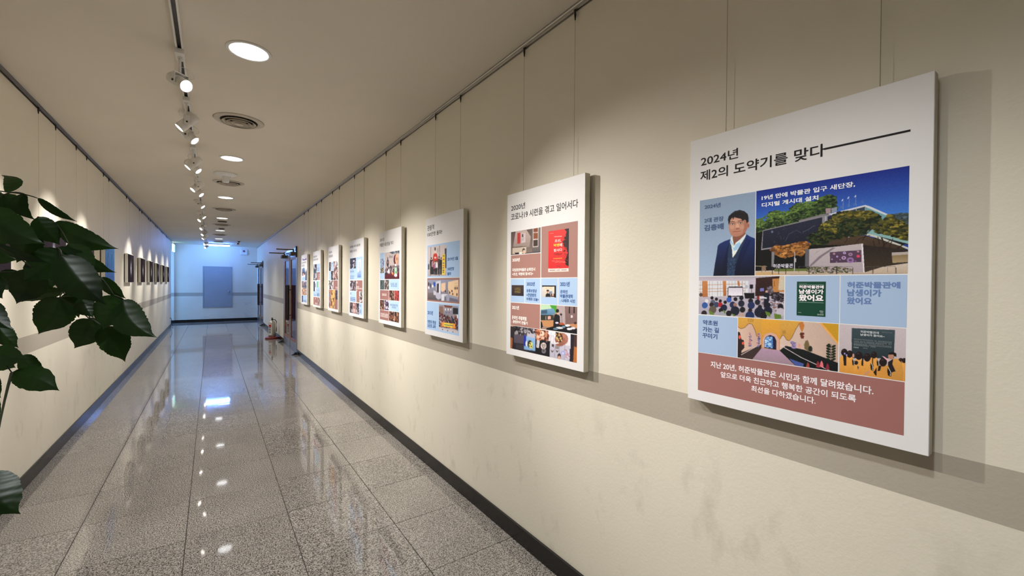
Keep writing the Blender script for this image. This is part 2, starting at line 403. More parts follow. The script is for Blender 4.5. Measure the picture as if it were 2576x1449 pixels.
# ------------------------------------------------------------------ track with its spotlights
TX = -0.145
M_SPOTLENS = mat('spot_lens', (0.9, 0.9, 0.9), 0.3, emit=(1.0, 0.90, 0.80), estr=14)
t = thing('lighting_track', 'long white lighting track running down the ceiling', 'lighting track', (TX, 0, ZC))
b = MB()
for x0, x1 in ((-0.018, -0.009), (0.009, 0.018)): b.box(x0, x1, Y_BACK + 0.2, 17.3, -0.020, -0.0005, 0.001)
b.box(-0.009, 0.009, Y_BACK + 0.2, 17.3, -0.006, -0.0005); b.box(-0.018, 0.018, 17.3, 17.34, -0.022, -0.0005, 0.002)
b.obj('track_profile', M_WHITEMETAL, t)
b = MB(); b.box(-0.0085, 0.0085, Y_BACK + 0.22, 17.29, -0.012, -0.0062); b.obj('conductor_slot', M_DARKMETAL, t)
def spot_proto():
    t = thing('track_spotlight', '', 'spotlight')
    b = MB(); b.box(-0.021, 0.021, -0.055, 0.055, -0.046, -0.019, 0.003, 2); b.obj('track_adapter', M_WHITEMETAL, t)
    b = MB(); b.cyl((0, 0.0, -0.045), (0, 0.0, -0.142), 0.0065, 12); b.lathe([(0.011, 0), (0.011, 0.008)], 14, Matrix.Translation((0, 0, -0.053))); b.obj('stem', M_WHITEMETAL, t)
    # the head hangs on its pivot at z = -0.125, its own axis is local -Z of this part
    h = MB()
    h.lathe([(0.0, 0.084), (0.020, 0.084), (0.030, 0.076), (0.0325, 0.06), (0.0325, 0.006), (0.0305, 0.005), (0.0305, 0.001), (0.0325, 0.0), (0.0335, -0.060), (0.0315, -0.062), (0.0305, -0.054), (0, -0.054)], 32, cap=False)
    hd = h.obj('lamp_head', M_WHITEMETAL, t, loc=(0, 0, -0.185))
    b = MB(); b.lathe([(0.0300, -0.0545), (0.0290, -0.0580), (0, -0.0580)], 28, cap=False); b.obj('lens', M_SPOTLENS, hd)
    for sg in (1, -1):
        b = MB(); b.lathe([(0.006, 0), (0.006, 0.004), (0, 0.004)], 12, Matrix.Translation((0, 0.0375 * sg, -0.185)) @ Matrix.Rotation(-sg * PI / 2, 4, 'X'), cap=False); b.obj('pivot_screw', M_DARKMETAL, t)
    b = MB(); b.box(-0.016, 0.016, -0.0375, -0.034, -0.016, 0.0419, 0.001); b.box(-0.016, 0.016, 0.034, 0.0375, -0.016, 0.0419, 0.001); b.box(-0.016, 0.016, -0.0375, 0.0375, 0.042, 0.046, 0.001)
    b.obj('yoke', M_WHITEMETAL, t, loc=(0, 0, -0.185))
    b = MB(); b.tube([(0.006, 0, -0.10), (0.022, 0.02, -0.104), (0.040, 0.040, -0.116), (0.046, 0.050, -0.135), (0.040, 0.050, -0.152), (0.026, 0.036, -0.160), (0.012, 0.018, -0.164)], 0.0016, 6); b.obj('lead_wire', M_WHITEPLASTIC, t)
    return t
SP = spot_proto()
def place_spot(o, y, target, label, power=1.0, size=55, blend=1.0):
    o.location = (TX, y, ZC); o['label'] = label; o['group'] = 'spotlights on the ceiling track'
    piv = Vector((TX, y, ZC - 0.185)); d = (Vector(target) - piv).normalized()
    ang = math.atan2(d.y, d.x)
    for ch in o.children:
        n = ch.name.split('.')[0]
        if n == 'lamp_head': ch.rotation_euler = d.to_track_quat('-Z', 'Y').to_euler()
        if n in ('yoke', 'lead_wire', 'pivot_screw'): ch.rotation_euler = (0, 0, ang)
    if power > 0:
        l = bpy.data.lights.new('spot_beam', 'SPOT'); l.energy = SPOT_POWER * power; l.color = SPOT_COL
        l.spot_size = math.radians(size); l.spot_blend = blend; l.shadow_soft_size = 0.022
        lo = bpy.data.objects.new('spot_beam', l); COL.objects.link(lo)
        lo.location = piv + d * 0.066; lo.rotation_euler = d.to_track_quat('-Z', 'Y').to_euler()
A, B_ = XR - 0.05, XL + 0.05
SPOTS = [
    (3.00, (A, 0.90, 1.08), 'nearest spotlight in view, large glowing lens aimed at the big poster', 1.0, 48),
    (3.74, (B_, 3.66, 1.62), 'second spotlight from the front, grey head tilted to the left wall', 0.61, 54),
    (4.05, (A, 3.30, 1.05), 'third spotlight from the front, close behind a left-tilted one, aimed right', 0.95, 58),
    (4.99, (B_, 4.85, 1.62), 'fourth spotlight, left-tilted head beside the second downlight', 0.61, 52),
    (5.12, (A, 4.50, 1.05), 'fifth spotlight, right-tilted head just behind the fourth', 0.95, 58),
    (6.19, (B_, 5.85, 1.62), 'sixth spotlight, grey-white head tilted left near the white detector', 0.72, 46),
    (6.50, (A, 5.80, 1.05), 'seventh spotlight, right-tilted head overlapping the sixth', 0.95, 58),
    (7.52, (A, 7.00, 1.05), 'eighth spotlight, standing alone and aimed right', 0.95, 58),
    (8.75, (A, 8.20, 1.05), 'ninth spotlight, aimed right, just before a left-tilted one', 0.95, 58),
    (9.24, (B_, 8.72, 1.62), 'tenth spotlight, aimed left at the dark pictures', 0.72, 44),
    (10.70, (B_, 10.10, 1.62), 'eleventh spotlight, aimed left, fourth downlight level', 0.72, 42),
    (12.04, (B_, 11.40, 1.62), 'twelfth spotlight, aimed left, beside the fifth downlight', 0.72, 42),
    (13.10, (B_, 12.75, 1.62), 'thirteenth spotlight, dim dark one seen side-on', 0.61, 42),
    (15.17, (B_, 14.2, 1.62), 'spotlight second from the far end of the track', 0.61, 42),
    (16.57, (B_, 15.6, 1.62), 'spotlight at the far end of the track', 0.61, 42),
    (1.95, (A, 1.40, 1.05), 'spotlight above the frame aimed at the second poster', 0.36, 52),
    (0.75, (A, 0.45, 1.20), 'spotlight above the camera aimed at the big poster', 0.15, 45),
]
for i, (y, tgt, lab, pw, sz) in enumerate(SPOTS):
    o = SP if i == 0 else copy_tree(SP)
    place_spot(o, y, tgt, lab, pw, sz)

# ------------------------------------------------------------------ tube light, exit sign, alarm
M_TUBE = mat('fluorescent_tube', (0.9, 0.9, 0.9), 0.4, emit=TUBE_COL, estr=TUBE_EMIT)
t = thing('tube_light', 'bright bluish white tube light across the ceiling before the end wall', 'ceiling light', (0.17, 17.45, ZC))
b = MB(); b.prism([(-0.075, 0), (0.075, 0), (0.075, -0.018), (0.045, -0.042), (-0.045, -0.042), (-0.075, -0.018)], 0, -0.34, 0.34); b.obj('housing', M_WHITEMETAL, t)
b = MB(); b.box(-0.34, -0.325, -0.02, 0.02, -0.085, -0.03, 0.002); b.box(0.325, 0.34, -0.02, 0.02, -0.085, -0.03, 0.002); b.obj('lamp_holder', M_WHITEPLASTIC, t)
b = MB(); b.cyl((-0.325, 0, -0.066), (0.325, 0, -0.066), 0.017, 20); b.obj('tube', M_TUBE, t)
M_EXIT = mat('exit_panel', (0.2, 0.8, 0.6), 0.4, emit=(0.30, 1.0, 0.78), estr=1.6)
t = thing('exit_sign', 'glowing green white exit sign above the opening in the left wall', 'exit sign', (XL + 0.001, 17.75, 2.52))
b = MB(); b.box(0.0, 0.045, -0.24, 0.24, -0.12, 0.12, 0.004); b.obj('sign_case', mat('lit_sign_case', (0.8, 0.9, 0.9), 0.4, emit=(0.72, 1.0, 0.95), estr=1.6), t)
b = MB(); b.box(0.045, 0.048, -0.225, 0.225, -0.105, 0.105); b.obj('lit_panel', M_EXIT, t)
b = MB()   # running figure and arrow of the emergency exit pictogram
b.cyl((0.048, -0.02, 0.06), (0.0492, -0.02, 0.06), 0.018, 14)
for p0, p1, r in [((-0.02, 0.04), (0.01, -0.02), 0.014), ((0.01, -0.02), (-0.03, -0.06), 0.01), ((0.01, -0.02), (0.05, -0.045), 0.01), ((-0.015, 0.03), (-0.055, 0.0), 0.008), ((-0.015, 0.03), (0.03, 0.02), 0.008)]:
    b.box(0.048, 0.0492, p0[0], p1[0] if abs(p1[0] - p0[0]) > 0.01 else p0[0] + 0.02, min(p0[1], p1[1]), max(p0[1], p1[1]))
b.obj('pictogram', mat('exit_green', (0.0, 0.25, 0.12), 0.4, emit=(0.0, 0.45, 0.22), estr=0.8), t)
t = thing('alarm_box', 'white rounded alarm box with dark red square high on the end wall', 'alarm', (0.96, Y_END - 0.001, 2.525))
b = MB(); b.box(-0.112, 0.112, -0.07, 0, -0.112, 0.112, 0.03, 3); b.obj('housing', M_WHITEPLASTIC, t)
b = MB(); b.box(-0.034, 0.034, -0.074, -0.068, -0.005, 0.060, 0.010, 2); b.obj('red_cover', mat('dark_red_plastic', (0.10, 0.012, 0.03), 0.3), t)
b = MB(); b.box(-0.012, 0.012, -0.0765, -0.0735, 0.018, 0.036, 0.002); b.box(-0.005, 0.005, -0.0765, -0.0735, 0.008, 0.046, 0.002); b.obj('white_mark', M_WHITEPLASTIC, t)

# grey access panel in the end wall
M_PANEL = add_noise(mat('grey_panel_paint', (0.33, 0.36, 0.40), 0.35), 3, 0.04)
t = thing('access_panel', 'grey painted access panel door with round knob in the end wall', 'panel', (0.17, Y_END, 0.5))
b = MB(); W, H = 0.435, 1.47
for x0, x1, z0, z1 in [(-W, W, 0, 0.03), (-W, W, H - 0.03, H), (-W, -W + 0.03, 0.0301, H - 0.0301), (W - 0.03, W, 0.0301, H - 0.0301)]: b.box(x0, x1, -0.018, -0.0005, z0, z1, 0.002)
b.obj('panel_frame', M_PANEL, t)
b = MB(); b.box(-W + 0.034, W - 0.034, -0.014, -0.0006, 0.034, H - 0.034, 0.002); b.obj('door_leaf', M_PANEL, t)
b = MB(); b.lathe([(0.028, 0), (0.028, 0.006), (0.011, 0.01), (0.011, 0.03), (0.026, 0.038), (0.029, 0.052), (0.02, 0.064), (0, 0.066)], 24, Matrix.Translation((W - 0.10, -0.014, 0.575)) @ Matrix.Rotation(PI / 2, 4, 'X'), cap=False)
b.obj('knob', M_STEEL, t)
b = MB()
for z in (0.22, 1.25): b.cyl((-W + 0.033, -0.020, z - 0.04), (-W + 0.033, -0.020, z + 0.04), 0.006, 10)
b.obj('hinge', M_PANEL, t)

# ------------------------------------------------------------------ double doors in the right wall
M_GLASSDARK = mat('tinted_door_glass', (0.035, 0.022, 0.05), 0.04, ior=1.5)
M_WOODB = add_noise(mat('reddish_wood_edge', (0.36, 0.13, 0.05), 0.4), 14, 0.25)
M_HANDLE = add_noise(mat('dark_wood_pull', (0.03, 0.010, 0.008), 0.3), 18, 0.3)
M_CLOSER = mat('closer_grey', (0.16, 0.14, 0.12), 0.45, 0.5)
M_CREAMSTILE = mat('cream_steel', (0.50, 0.43, 0.33), 0.35, 0.4)
def double_door(name, y0, y1, h, label):
    t = link(name, None, None, (XR, 0, 0)); struct(t, label); ym = (y0 + y1) / 2
    b = MB()
    for a0, a1, z0, z1 in [(y0, y0 + 0.05, 0, h), (y1 - 0.05, y1, 0, h), (y0 + 0.0501, y1 - 0.0501, h - 0.05, h)]: b.box(-0.009, 0.10, a0, a1, z0, z1, 0.002)
    b.obj('door_frame', M_STEEL, t)
    for side, (a0, a1) in enumerate([(y0 + 0.055, ym - 0.022), (ym + 0.022, y1 - 0.055)]):
        b = MB()
        for c0, c1, z0, z1 in [(a0, a0 + 0.07, 0.012, h - 0.06), (a1 - 0.07, a1, 0.012, h - 0.06), (a0 + 0.0701, a1 - 0.0701, 0.012, 0.19), (a0 + 0.0701, a1 - 0.0701, h - 0.17, h - 0.06)]: b.box(-0.006, 0.034, c0, c1, z0, z1, 0.002)
        lf = b.obj('door_leaf', M_STEEL, t)
        b = MB()
        for c0, c1, z0, z1 in [(a0 + 0.07, a0 + 0.125, 0.19, h - 0.17), (a1 - 0.125, a1 - 0.07, 0.19, h - 0.17), (a0 + 0.1251, a1 - 0.1251, 0.19, 0.24), (a0 + 0.1251, a1 - 0.1251, h - 0.22, h - 0.17)]: b.box(-0.004, 0.03, c0, c1, z0, z1, 0.002)
        b.obj('wooden_edging', M_WOODB, lf)
        b = MB(); b.box(0.006, 0.014, a0 + 0.125, a1 - 0.125, 0.24, h - 0.22); b.obj('glass_pane', M_GLASSDARK, lf)
        pe = a1 - 0.16 if side == 0 else a0 + 0.06
        b = MB(); b.box(-0.080, -0.035, pe + 0.02, pe + 0.06, 0.62, 1.36, 0.006, 2)
        for z in (0.72, 1.26): b.cyl((-0.04, pe + 0.04, z), (0.0, pe + 0.04, z), 0.008, 10)
        b.obj('pull_handle', M_HANDLE, lf)
        # closer body and its arm reaching into the corridor
        cy = a0 + 0.12 if side == 0 else a1 - 0.35
        b = MB(); b.box(-0.10, -0.007, cy, cy + 0.22, h - 0.155, h - 0.080, 0.02, 3); b.cyl((-0.04, cy + 0.06, h - 0.09), (-0.04, cy + 0.06, h - 0.03), 0.012, 12); cl = b.obj('door_closer', M_CLOSER, t)
        b = MB(); b.box(-0.33, -0.035, cy + 0.04, cy + 0.07, h - 0.052, h - 0.030, 0.003); b.lathe([(0.018, 0), (0.018, 0.02)], 14, Matrix.Translation((-0.325, cy + 0.057, h - 0.05)))
        b.box(-0.05, 0.002, cy + 0.03, cy + 0.09, h - 0.03, h - 0.018, 0.002); b.obj('closer_arm', M_CLOSER, cl)
    b = MB(); b.box(-0.016, 0.036, ym - 0.020, ym + 0.020, 0.012, h - 0.055, 0.003); b.obj('meeting_stile', M_CREAMSTILE, t)
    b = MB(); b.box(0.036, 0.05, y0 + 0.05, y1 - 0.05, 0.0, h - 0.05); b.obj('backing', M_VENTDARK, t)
    b = MB(); b.box(-0.01, 0.10, y0, y1, 0.0002, 0.010, 0.002); b.obj('threshold', M_STEEL, t)
    b = MB(); b.box(-0.03, -0.0095, y0 - 0.012, y0 + 0.04, h - 0.20, h + 0.02, 0.002); b.obj('closer_bracket', M_DARKMETAL, t)
double_door('door_1', D1[0], D1[1], D1[2], 'steel framed double door with tinted glass nearest the posters')
double_door('door_2', D2[0], D2[1], D2[2], 'steel framed double door with tinted glass at the far end')
def door_stop(y, lab):
    b = MB(); b.prism([(-0.10, 0.0005), (0.0, 0.0005), (0.0, 0.045), (-0.03, 0.05), (-0.06, 0.02)], 1, -0.03, 0.03)
    o = b.obj('door_stop', M_BLACKRUBBER); o.location = (XR - 0.02, y, 0); tag(o, lab, 'door stop', 'black rubber door stops')
door_stop(9.20, 'black rubber wedge on the floor at the near edge of the near double door')
door_stop(11.28, 'black rubber wedge on the floor at the far edge of the near double door')
door_stop(15.98, 'black rubber wedge on the floor beside the far double door')

# ------------------------------------------------------------------ fire extinguisher on its red stand
t = thing('fire_extinguisher', 'silver grey fire extinguisher with white label and black valve by the skirting', 'fire extinguisher', (1.235, 12.15, 0.05))
b = MB(); b.lathe([(0.070, 0.0), (0.080, 0.01), (0.080, 0.33), (0.074, 0.36), (0.05, 0.385), (0.024, 0.395), (0.022, 0.41), (0, 0.41)], 32, cap=False); b.lathe([(0.07, 0.0), (0, 0.0)], 32, cap=False)
b.obj('cylinder', mat('silver_cylinder', (0.52, 0.48, 0.42), 0.3, 0.5), t)
def arc_label(r, a0, a1, z0, z1, n=8):
    b = MB(); f = []
    for k in range(n):
        p, q = a0 + (a1 - a0) * k / n, a0 + (a1 - a0) * (k + 1) / n
        vs = [b.b.verts.new((r * math.cos(x), r * math.sin(x), z)) for x, z in ((p, z0), (q, z0), (q, z1), (p, z1))]; b.b.faces.new(vs)
    return b
arc_label(0.0806, math.radians(195), math.radians(262), 0.05, 0.33).obj('paper_label', M_WHITEPLASTIC, t)
arc_label(0.0810, math.radians(200), math.radians(250), 0.25, 0.31).obj('red_warning_patch', mat('warning_red', (0.45, 0.02, 0.02), 0.4), t)
b = MB()
for z in (0.10, 0.14, 0.18, 0.22):
    bb = arc_label(0.0810, math.radians(205), math.radians(245), z, z + 0.018, 6); me = bb.mesh('x', M_BLACKRUBBER); b.b.from_mesh(me)
b.obj('printed_lines', M_BLACKRUBBER, t)
b = MB(); b.cyl((0, 0, 0.405), (0, 0, 0.44), 0.018, 14); b.box(-0.015, 0.015, -0.10, 0.03, 0.44, 0.452, 0.003, M=None); b.box(-0.013, 0.013, -0.12, 0.03, 0.468, 0.480, 0.003); b.box(-0.012, 0.012, 0.0, 0.03, 0.45, 0.47, 0.002)
b.obj('valve_lever', M_BLACKRUBBER, t)
b = MB(); b.tube([(0.02, 0, 0.425), (0.06, 0.01, 0.43), (0.098, 0.01, 0.38), (0.098, 0.01, 0.20), (0.095, 0.01, 0.12)], 0.009, 8); b.obj('hose', M_BLACKRUBBER, t)
b = MB(); b.lathe([(0.0, 0.0005), (0.145, 0.0005), (0.150, 0.02), (0.135, 0.042), (0.10, 0.048), (0.0, 0.048)], 36, cap=False)
o = b.obj('extinguisher_stand', add_noise(mat('red_stand_plastic', (0.22, 0.012, 0.01), 0.35), 9, 0.1)); o.location = (1.225, 12.15, 0); tag(o, 'round dark red stand under the fire extinguisher', 'stand')
# loose cable hanging at the end of the left wall
b = MB(); b.tube([(XL + 0.02, 16.75, 0.28), (XL + 0.04, 16.78, 0.2), (XL + 0.03, 16.82, 0.1), (XL + 0.07, 16.86, 0.03), (XL + 0.05, 16.80, 0.008), (XL + 0.06, 16.6, 0.007)], 0.006, 6)
b.lathe([(0.022, 0), (0.022, 0.012), (0, 0.012)], 12, Matrix.Translation((XL, 16.75, 0.29)) @ Matrix.Rotation(PI / 2, 4, 'Y'), cap=False)
tag(b.obj('wall_cable', M_BLACKRUBBER), 'thin black cable drooping to the floor at the far end of the left wall', 'cable')
# ------------------------------------------------------------------ poster boards
M_BOARD = mat('white_foam_board', (0.86, 0.85, 0.87), 0.5)
M_BOARDSIDE = add_noise(mat('board_side', (0.62, 0.58, 0.48), 0.6), 30, 0.04)
PX = XR - 0.044; PT = 0.031         # board front plane and thickness
PZ0, PZ1, PW = 1.033, 1.914, 0.601
POSTER_Y = [0.231, 1.333, 2.436, 3.544, 4.653, 5.767, 6.872, 7.971]     # the end of each board nearest the camera
POSTER_LABEL = [
    'largest poster board, nearest the camera, with building photo and portrait of a man',
    'poster board with a red exhibition bill and pale blue cells, second from the camera',
    'poster board with a group photo beside a yellow banner, third from the camera',
    'poster board with a drum ceremony photo above small cells, fourth from the camera',
    'poster board with a tall pale strip in a blue field, fifth from the camera',
    'poster board with figures on a brown field at its foot, sixth from the camera',
    'poster board with a thin green strip at mid height, seventh from the camera',
    'farthest poster board, beside the near double door, with ornate heading']
M_PRINT = bpy.data.materials.new('printed_ink'); M_PRINT.use_nodes = True
_n = M_PRINT.node_tree.nodes; _a = _n.new('ShaderNodeVertexColor'); _a.layer_name = 'ink'
M_PRINT.node_tree.links.new(_a.outputs['Color'], _n['Principled BSDF'].inputs['Base Color']); _n['Principled BSDF'].inputs['Roughness'].default_value = 0.5; _n['Principled BSDF'].inputs['Specular IOR Level'].default_value = 0.22
INK = 1.10                          # prints as seen under the lamps -> their own colour
def ink(c):
    return s2l(tuple(min(1.0, v / 255 * INK) for v in c))
BOARD_PX = [
    [(1737.5, 355), (2346, 181), (2343, 1147), (1738, 1003.5)], [(1273.1, 490.8), (1468.7, 436.8), (1470.6, 937.1), (1275.3, 890.2)],
    [(1068.4, 551.8), (1164.1, 525.5), (1166.6, 863.4), (1070.9, 840.5)], [(951.9, 587.1), (1007.8, 570.9), (1011.6, 825.1), (955.4, 811.2)],
    [(878.0, 609.6), (914.2, 598.4), (915.9, 801.7), (879.6, 791.1)], [(825.2, 623.6), (851.0, 616.5), (853.1, 786.8), (827.2, 779.7)],
    [(786.8, 634.4), (806.1, 629.7), (807.4, 775.7), (788.4, 769.1)], [(757.2, 643.2), (772.9, 639.3), (774, 767.4), (758.3, 762.4)]]
class Poster:
    def __init__(s, i):
        s.y1 = POSTER_Y[i] + PW; s.z1 = PZ1
        s.o = thing('poster_board', POSTER_LABEL[i], 'poster', (PX, POSTER_Y[i] + PW / 2, PZ0), group='history posters hung along the right wall')
        A, r = [], []
        for (x, y), (u, v) in zip(BOARD_PX[i], [(0, 0), (PW, 0), (PW, PZ1 - PZ0), (0, PZ1 - PZ0)]):
            x -= 1288; y -= 724
            A += [[x, y, 1, 0, 0, 0, -u * x, -u * y], [0, 0, 0, x, y, 1, -v * x, -v * y]]; r += [u, v]
        s.Hm = np.append(np.linalg.solve(np.array(A), np.array(r)), 1).reshape(3, 3)
        b = MB(); b.box(0, PT, -PW / 2, PW / 2, 0, PZ1 - PZ0, 0.0012)
        for f in b.b.faces: f.material_index = 1 if f.normal.x > -0.5 and f.calc_area() > 0.004 else 0
        b.obj('foam_board', [M_BOARD, M_BOARDSIDE], s.o)
    def uv(s, p):
        "photo pixel -> metres from the board's top left corner, through the board's four corners"
        q = s.Hm @ np.array([p[0] - 1288, p[1] - 724, 1.0]); return (q[0] / q[2], q[1] / q[2])
    def mesh(s, name, verts, faces, cols, lay, dx=None):
        "verts in (u, v) metres from the board's top left"
        me = bpy.data.meshes.new(name)
        x = -0.0002 - 0.00016 * lay
        V = [(x, PW / 2 - u, (PZ1 - PZ0) - v) for u, v in verts]
        if dx is not None: V = [(a + e, b_, c_) for (a, b_, c_), e in zip(V, dx)]
        me.from_pydata(V, [], faces)
        ca = me.color_attributes.new('ink', 'FLOAT_COLOR', 'POINT')
        arr = np.ones((len(V), 4), np.float32); arr[:, :3] = cols; ca.data.foreach_set('color', arr.ravel())
        me.materials.append(M_PRINT); me.update()
        return link(name, me, s.o)
    def rect(s, corners, col, lay=0, name='colour_field'):
        q = [s.uv(c) for c in corners]
        u0 = (q[0][0] + q[3][0]) / 2; u1 = (q[1][0] + q[2][0]) / 2; v0 = (q[0][1] + q[1][1]) / 2; v1 = (q[2][1] + q[3][1]) / 2
        s.rectuv(u0, v0, u1, v1, col, lay, name); return (u0, v0, u1, v1)
    def rectuv(s, u0, v0, u1, v1, col, lay=0, name='colour_field'):
        return s.mesh(name, [(u0, v0), (u0, v1), (u1, v1), (u1, v0)], [(0, 1, 2, 3)], np.tile(ink(col), (4, 1)), lay)
    def text(s, txt, tr, bl, col, bold=0.012, lay=2, name='lettering'):
        if len(bl) == 2: u1, v0 = s.uv(tr); u0, v1 = s.uv(bl)
        else: u0, v0, u1, v1 = bl
        c = bpy.data.curves.new('t', 'FONT'); c.body = txt; c.resolution_u = 3
        o = bpy.data.objects.new('t', c); COL.objects.link(o)
        me = bpy.data.meshes.new_from_object(o.evaluated_get(bpy.context.evaluated_depsgraph_get()))
        bpy.data.objects.remove(o); n = len(me.vertices)
        a = np.empty(n * 3, np.float32); me.vertices.foreach_get('co', a); a = a.reshape(-1, 3)[:, :2]
        faces = [tuple(p.vertices) for p in me.polygons]
        bpy.data.meshes.remove(me); bpy.data.curves.remove(c)
        # a heavier weight is the glyph outline printed again, shifted all round by a stroke's fraction
        offs = [(0, 0)] + ([(bold * math.cos(t), bold * math.sin(t)) for t in [PI / 4 * k for k in range(8)]] if bold else [])
        allp = np.concatenate([a + np.array(of) for of in offs]); fa = [tuple(v + n * k for v in f) for k in range(len(offs)) for f in faces]
        dx = [-6e-6 * k for k in range(len(offs)) for _ in range(n)]
        lo, hi = allp.min(0), allp.max(0)
        U = u0 + (allp[:, 0] - lo[0]) / (hi[0] - lo[0]) * (u1 - u0); Vv = v1 - (allp[:, 1] - lo[1]) / (hi[1] - lo[1]) * (v1 - v0)
        return s.mesh(name, list(zip(U.tolist(), Vv.tolist())), fa, np.tile(ink(col), (len(allp), 1)), lay, dx)
    def bars(s, tr, bl, col, lay=2, n=9, seed=0):
        "an illegible small line of print: a row of uneven strokes"
        u1, v0 = s.uv(tr); u0, v1 = s.uv(bl); r = random.Random(seed); V = []; Fc = []
        cw = (u1 - u0) / n
        for k in range(n):
            if k and k < n - 1 and r.random() < 0.05: continue
            a = u0 + k * cw; h = v1 - v0
            for (x0, x1, y0, y1) in [(0.08, 0.8, 0.05, 0.22), (0.08, 0.8, 0.75, 0.95), (0.1 + 0.4 * r.random(), 0, 0.1, 0.9), (0.15, 0.7, 0.42, 0.56)]:
                if x1 == 0: x1 = x0 + 0.2
                i = len(V); V += [(a + x0 * cw, v0 + y0 * h), (a + x0 * cw, v0 + y1 * h), (a + x1 * cw, v0 + y1 * h), (a + x1 * cw, v0 + y0 * h)]; Fc.append((i, i + 1, i + 2, i + 3))
        return s.mesh('small_print', V, Fc, np.tile(ink(col), (len(V), 1)), lay)

class Canvas:
    "a small painted picture, printed on the board as a finely divided coloured sheet"
    def __init__(s, P, corners, nx, K, base=(128, 128, 128), seed=1):
        q = [P.uv(c) for c in corners]
        s.u0 = (q[0][0] + q[3][0]) / 2; s.u1 = (q[1][0] + q[2][0]) / 2; s.v0 = (q[0][1] + q[1][1]) / 2; s.v1 = (q[2][1] + q[3][1]) / 2
        s.P = P; s.K = K; s.W = nx * 2; s.H = max(4, int(round(nx * (s.v1 - s.v0) / (s.u1 - s.u0)))) * 2
        s.a = np.empty((s.H, s.W, 3)); s.a[:] = base; s.r = np.random.RandomState(seed)
    def m(s, p):
        if s.K is None: return (p[0] * s.W, p[1] * s.H)
        u, v = s.P.uv(s.K(*p)); return ((u - s.u0) / (s.u1 - s.u0) * s.W, (v - s.v0) / (s.v1 - s.v0) * s.H)
    def mask(s, pts):
        pts = [s.m(p) for p in pts]; X = [p[0] for p in pts]; Y = [p[1] for p in pts]
        x0, x1 = max(0, int(min(X)) - 1), min(s.W, int(max(X)) + 2); y0, y1 = max(0, int(min(Y)) - 1), min(s.H, int(max(Y)) + 2)
        if x1 <= x0 or y1 <= y0: return None
        gx, gy = np.meshgrid(np.arange(x0, x1) + 0.5, np.arange(y0, y1) + 0.5); c = np.zeros(gx.shape, bool)
        for i in range(len(pts)):
            ax, ay = pts[i]; bx, by = pts[i - 1]
            if ay == by: continue
            c ^= ((ay > gy) != (by > gy)) & (gx < (bx - ax) * (gy - ay) / (by - ay) + ax)
        return (slice(y0, y1), slice(x0, x1)), c, gx, gy
    def poly(s, pts, c0, c1=None, ax=1, tex=0):
        k = s.mask(pts)
        if k is None: return
        sl, c, gx, gy = k
        if not c.any(): return
        g = gy if ax == 1 else gx; t = (g - g[c].min()) / max(1e-6, np.ptp(g[c])); t = t[..., None]
        col = np.array(c0, float) * (1 - t) + np.array(c1 if c1 is not None else c0, float) * t
        if tex: col = col + s.r.normal(0, tex, c.shape)[..., None]
        s.a[sl][c] = np.clip(col[c], 0, 255)
    def ell(s, cx, cy, rx, ry, col, n=18, rot=0.0, c1=None, tex=0):
        pts = [(cx + rx * math.cos(t) * math.cos(rot) - ry * math.sin(t) * math.sin(rot), cy + rx * math.cos(t) * math.sin(rot) + ry * math.sin(t) * math.cos(rot)) for t in [2 * PI * k / n for k in range(n)]]
        s.poly(pts, col, c1, tex=tex)
    def line(s, pts, w, col):
        for (x0, y0), (x1, y1) in zip(pts, pts[1:]):
            d = math.hypot(x1 - x0, y1 - y0) or 1; nx, ny = -(y1 - y0) / d * w / 2, (x1 - x0) / d * w / 2
            s.poly([(x0 + nx, y0 + ny), (x1 + nx, y1 + ny), (x1 - nx, y1 - ny), (x0 - nx, y0 - ny)], col)
    def foliage(s, pts, cols, n, size, flat=0.6):
        "leafy clumps scattered inside a polygon"
        k = s.mask(pts)
        if k is None: return
        sl, c, gx, gy = k; ys_, xs_ = np.nonzero(c)
        if len(xs_) == 0: return
        oy, ox = sl[0].start, sl[1].start
        for i in range(n):
            j = s.r.randint(len(xs_)); cx, cy = xs_[j] + ox, ys_[j] + oy; col = np.array(cols[s.r.randint(len(cols))], float) + s.r.normal(0, 7)
            R = size * (0.5 + s.r.rand()); R2 = R * flat
            x0, x1, y0, y1 = max(0, int(cx - R)), min(s.W, int(cx + R + 2)), max(0, int(cy - R2)), min(s.H, int(cy + R2 + 2))
            if x1 <= x0 or y1 <= y0: continue
            X, Y = np.meshgrid(np.arange(x0, x1), np.arange(y0, y1)); q = ((X - cx) / R) ** 2 + ((Y - cy) / R2) ** 2 < 1 - 0.3 * s.r.rand(*X.shape)
            s.a[y0:y1, x0:x1][q] = np.clip(col, 0, 255)
    def busy(s, pal, n=60, size=0.14, fig=0):
        "fallback for snapshots too small to read: patches of their colours and some standing figures"
        for i in range(n):
            x, y = s.r.rand() * s.W, s.r.rand() * s.H; w_, h_ = (0.3 + s.r.rand()) * size * s.W, (0.3 + s.r.rand()) * size * s.H
            s.a[max(0, int(y - h_ / 2)):int(y + h_ / 2) + 1, max(0, int(x - w_ / 2)):int(x + w_ / 2) + 1] = np.clip(np.array(pal[s.r.randint(len(pal))], float) + s.r.normal(0, 8), 0, 255)
        K = s.K; s.K = None
        for i in range(fig):
            x = 0.06 + 0.88 * (i + 0.5 * s.r.rand()) / fig; h = 0.32 + 0.12 * s.r.rand(); y = 0.95 - 0.15 * s.r.rand(); w_ = 0.30 / max(3, fig)
            s.poly([(x - w_, y), (x - w_ * 0.9, y - h * 0.7), (x + w_ * 0.9, y - h * 0.7), (x + w_, y)], pal[s.r.randint(len(pal))])
            s.ell(x, y - h * 0.82, w_ * 0.55, h * 0.12, (205, 165, 140)); s.ell(x, y - h * 0.88, w_ * 0.6, h * 0.09, (30, 25, 25))
        s.K = K
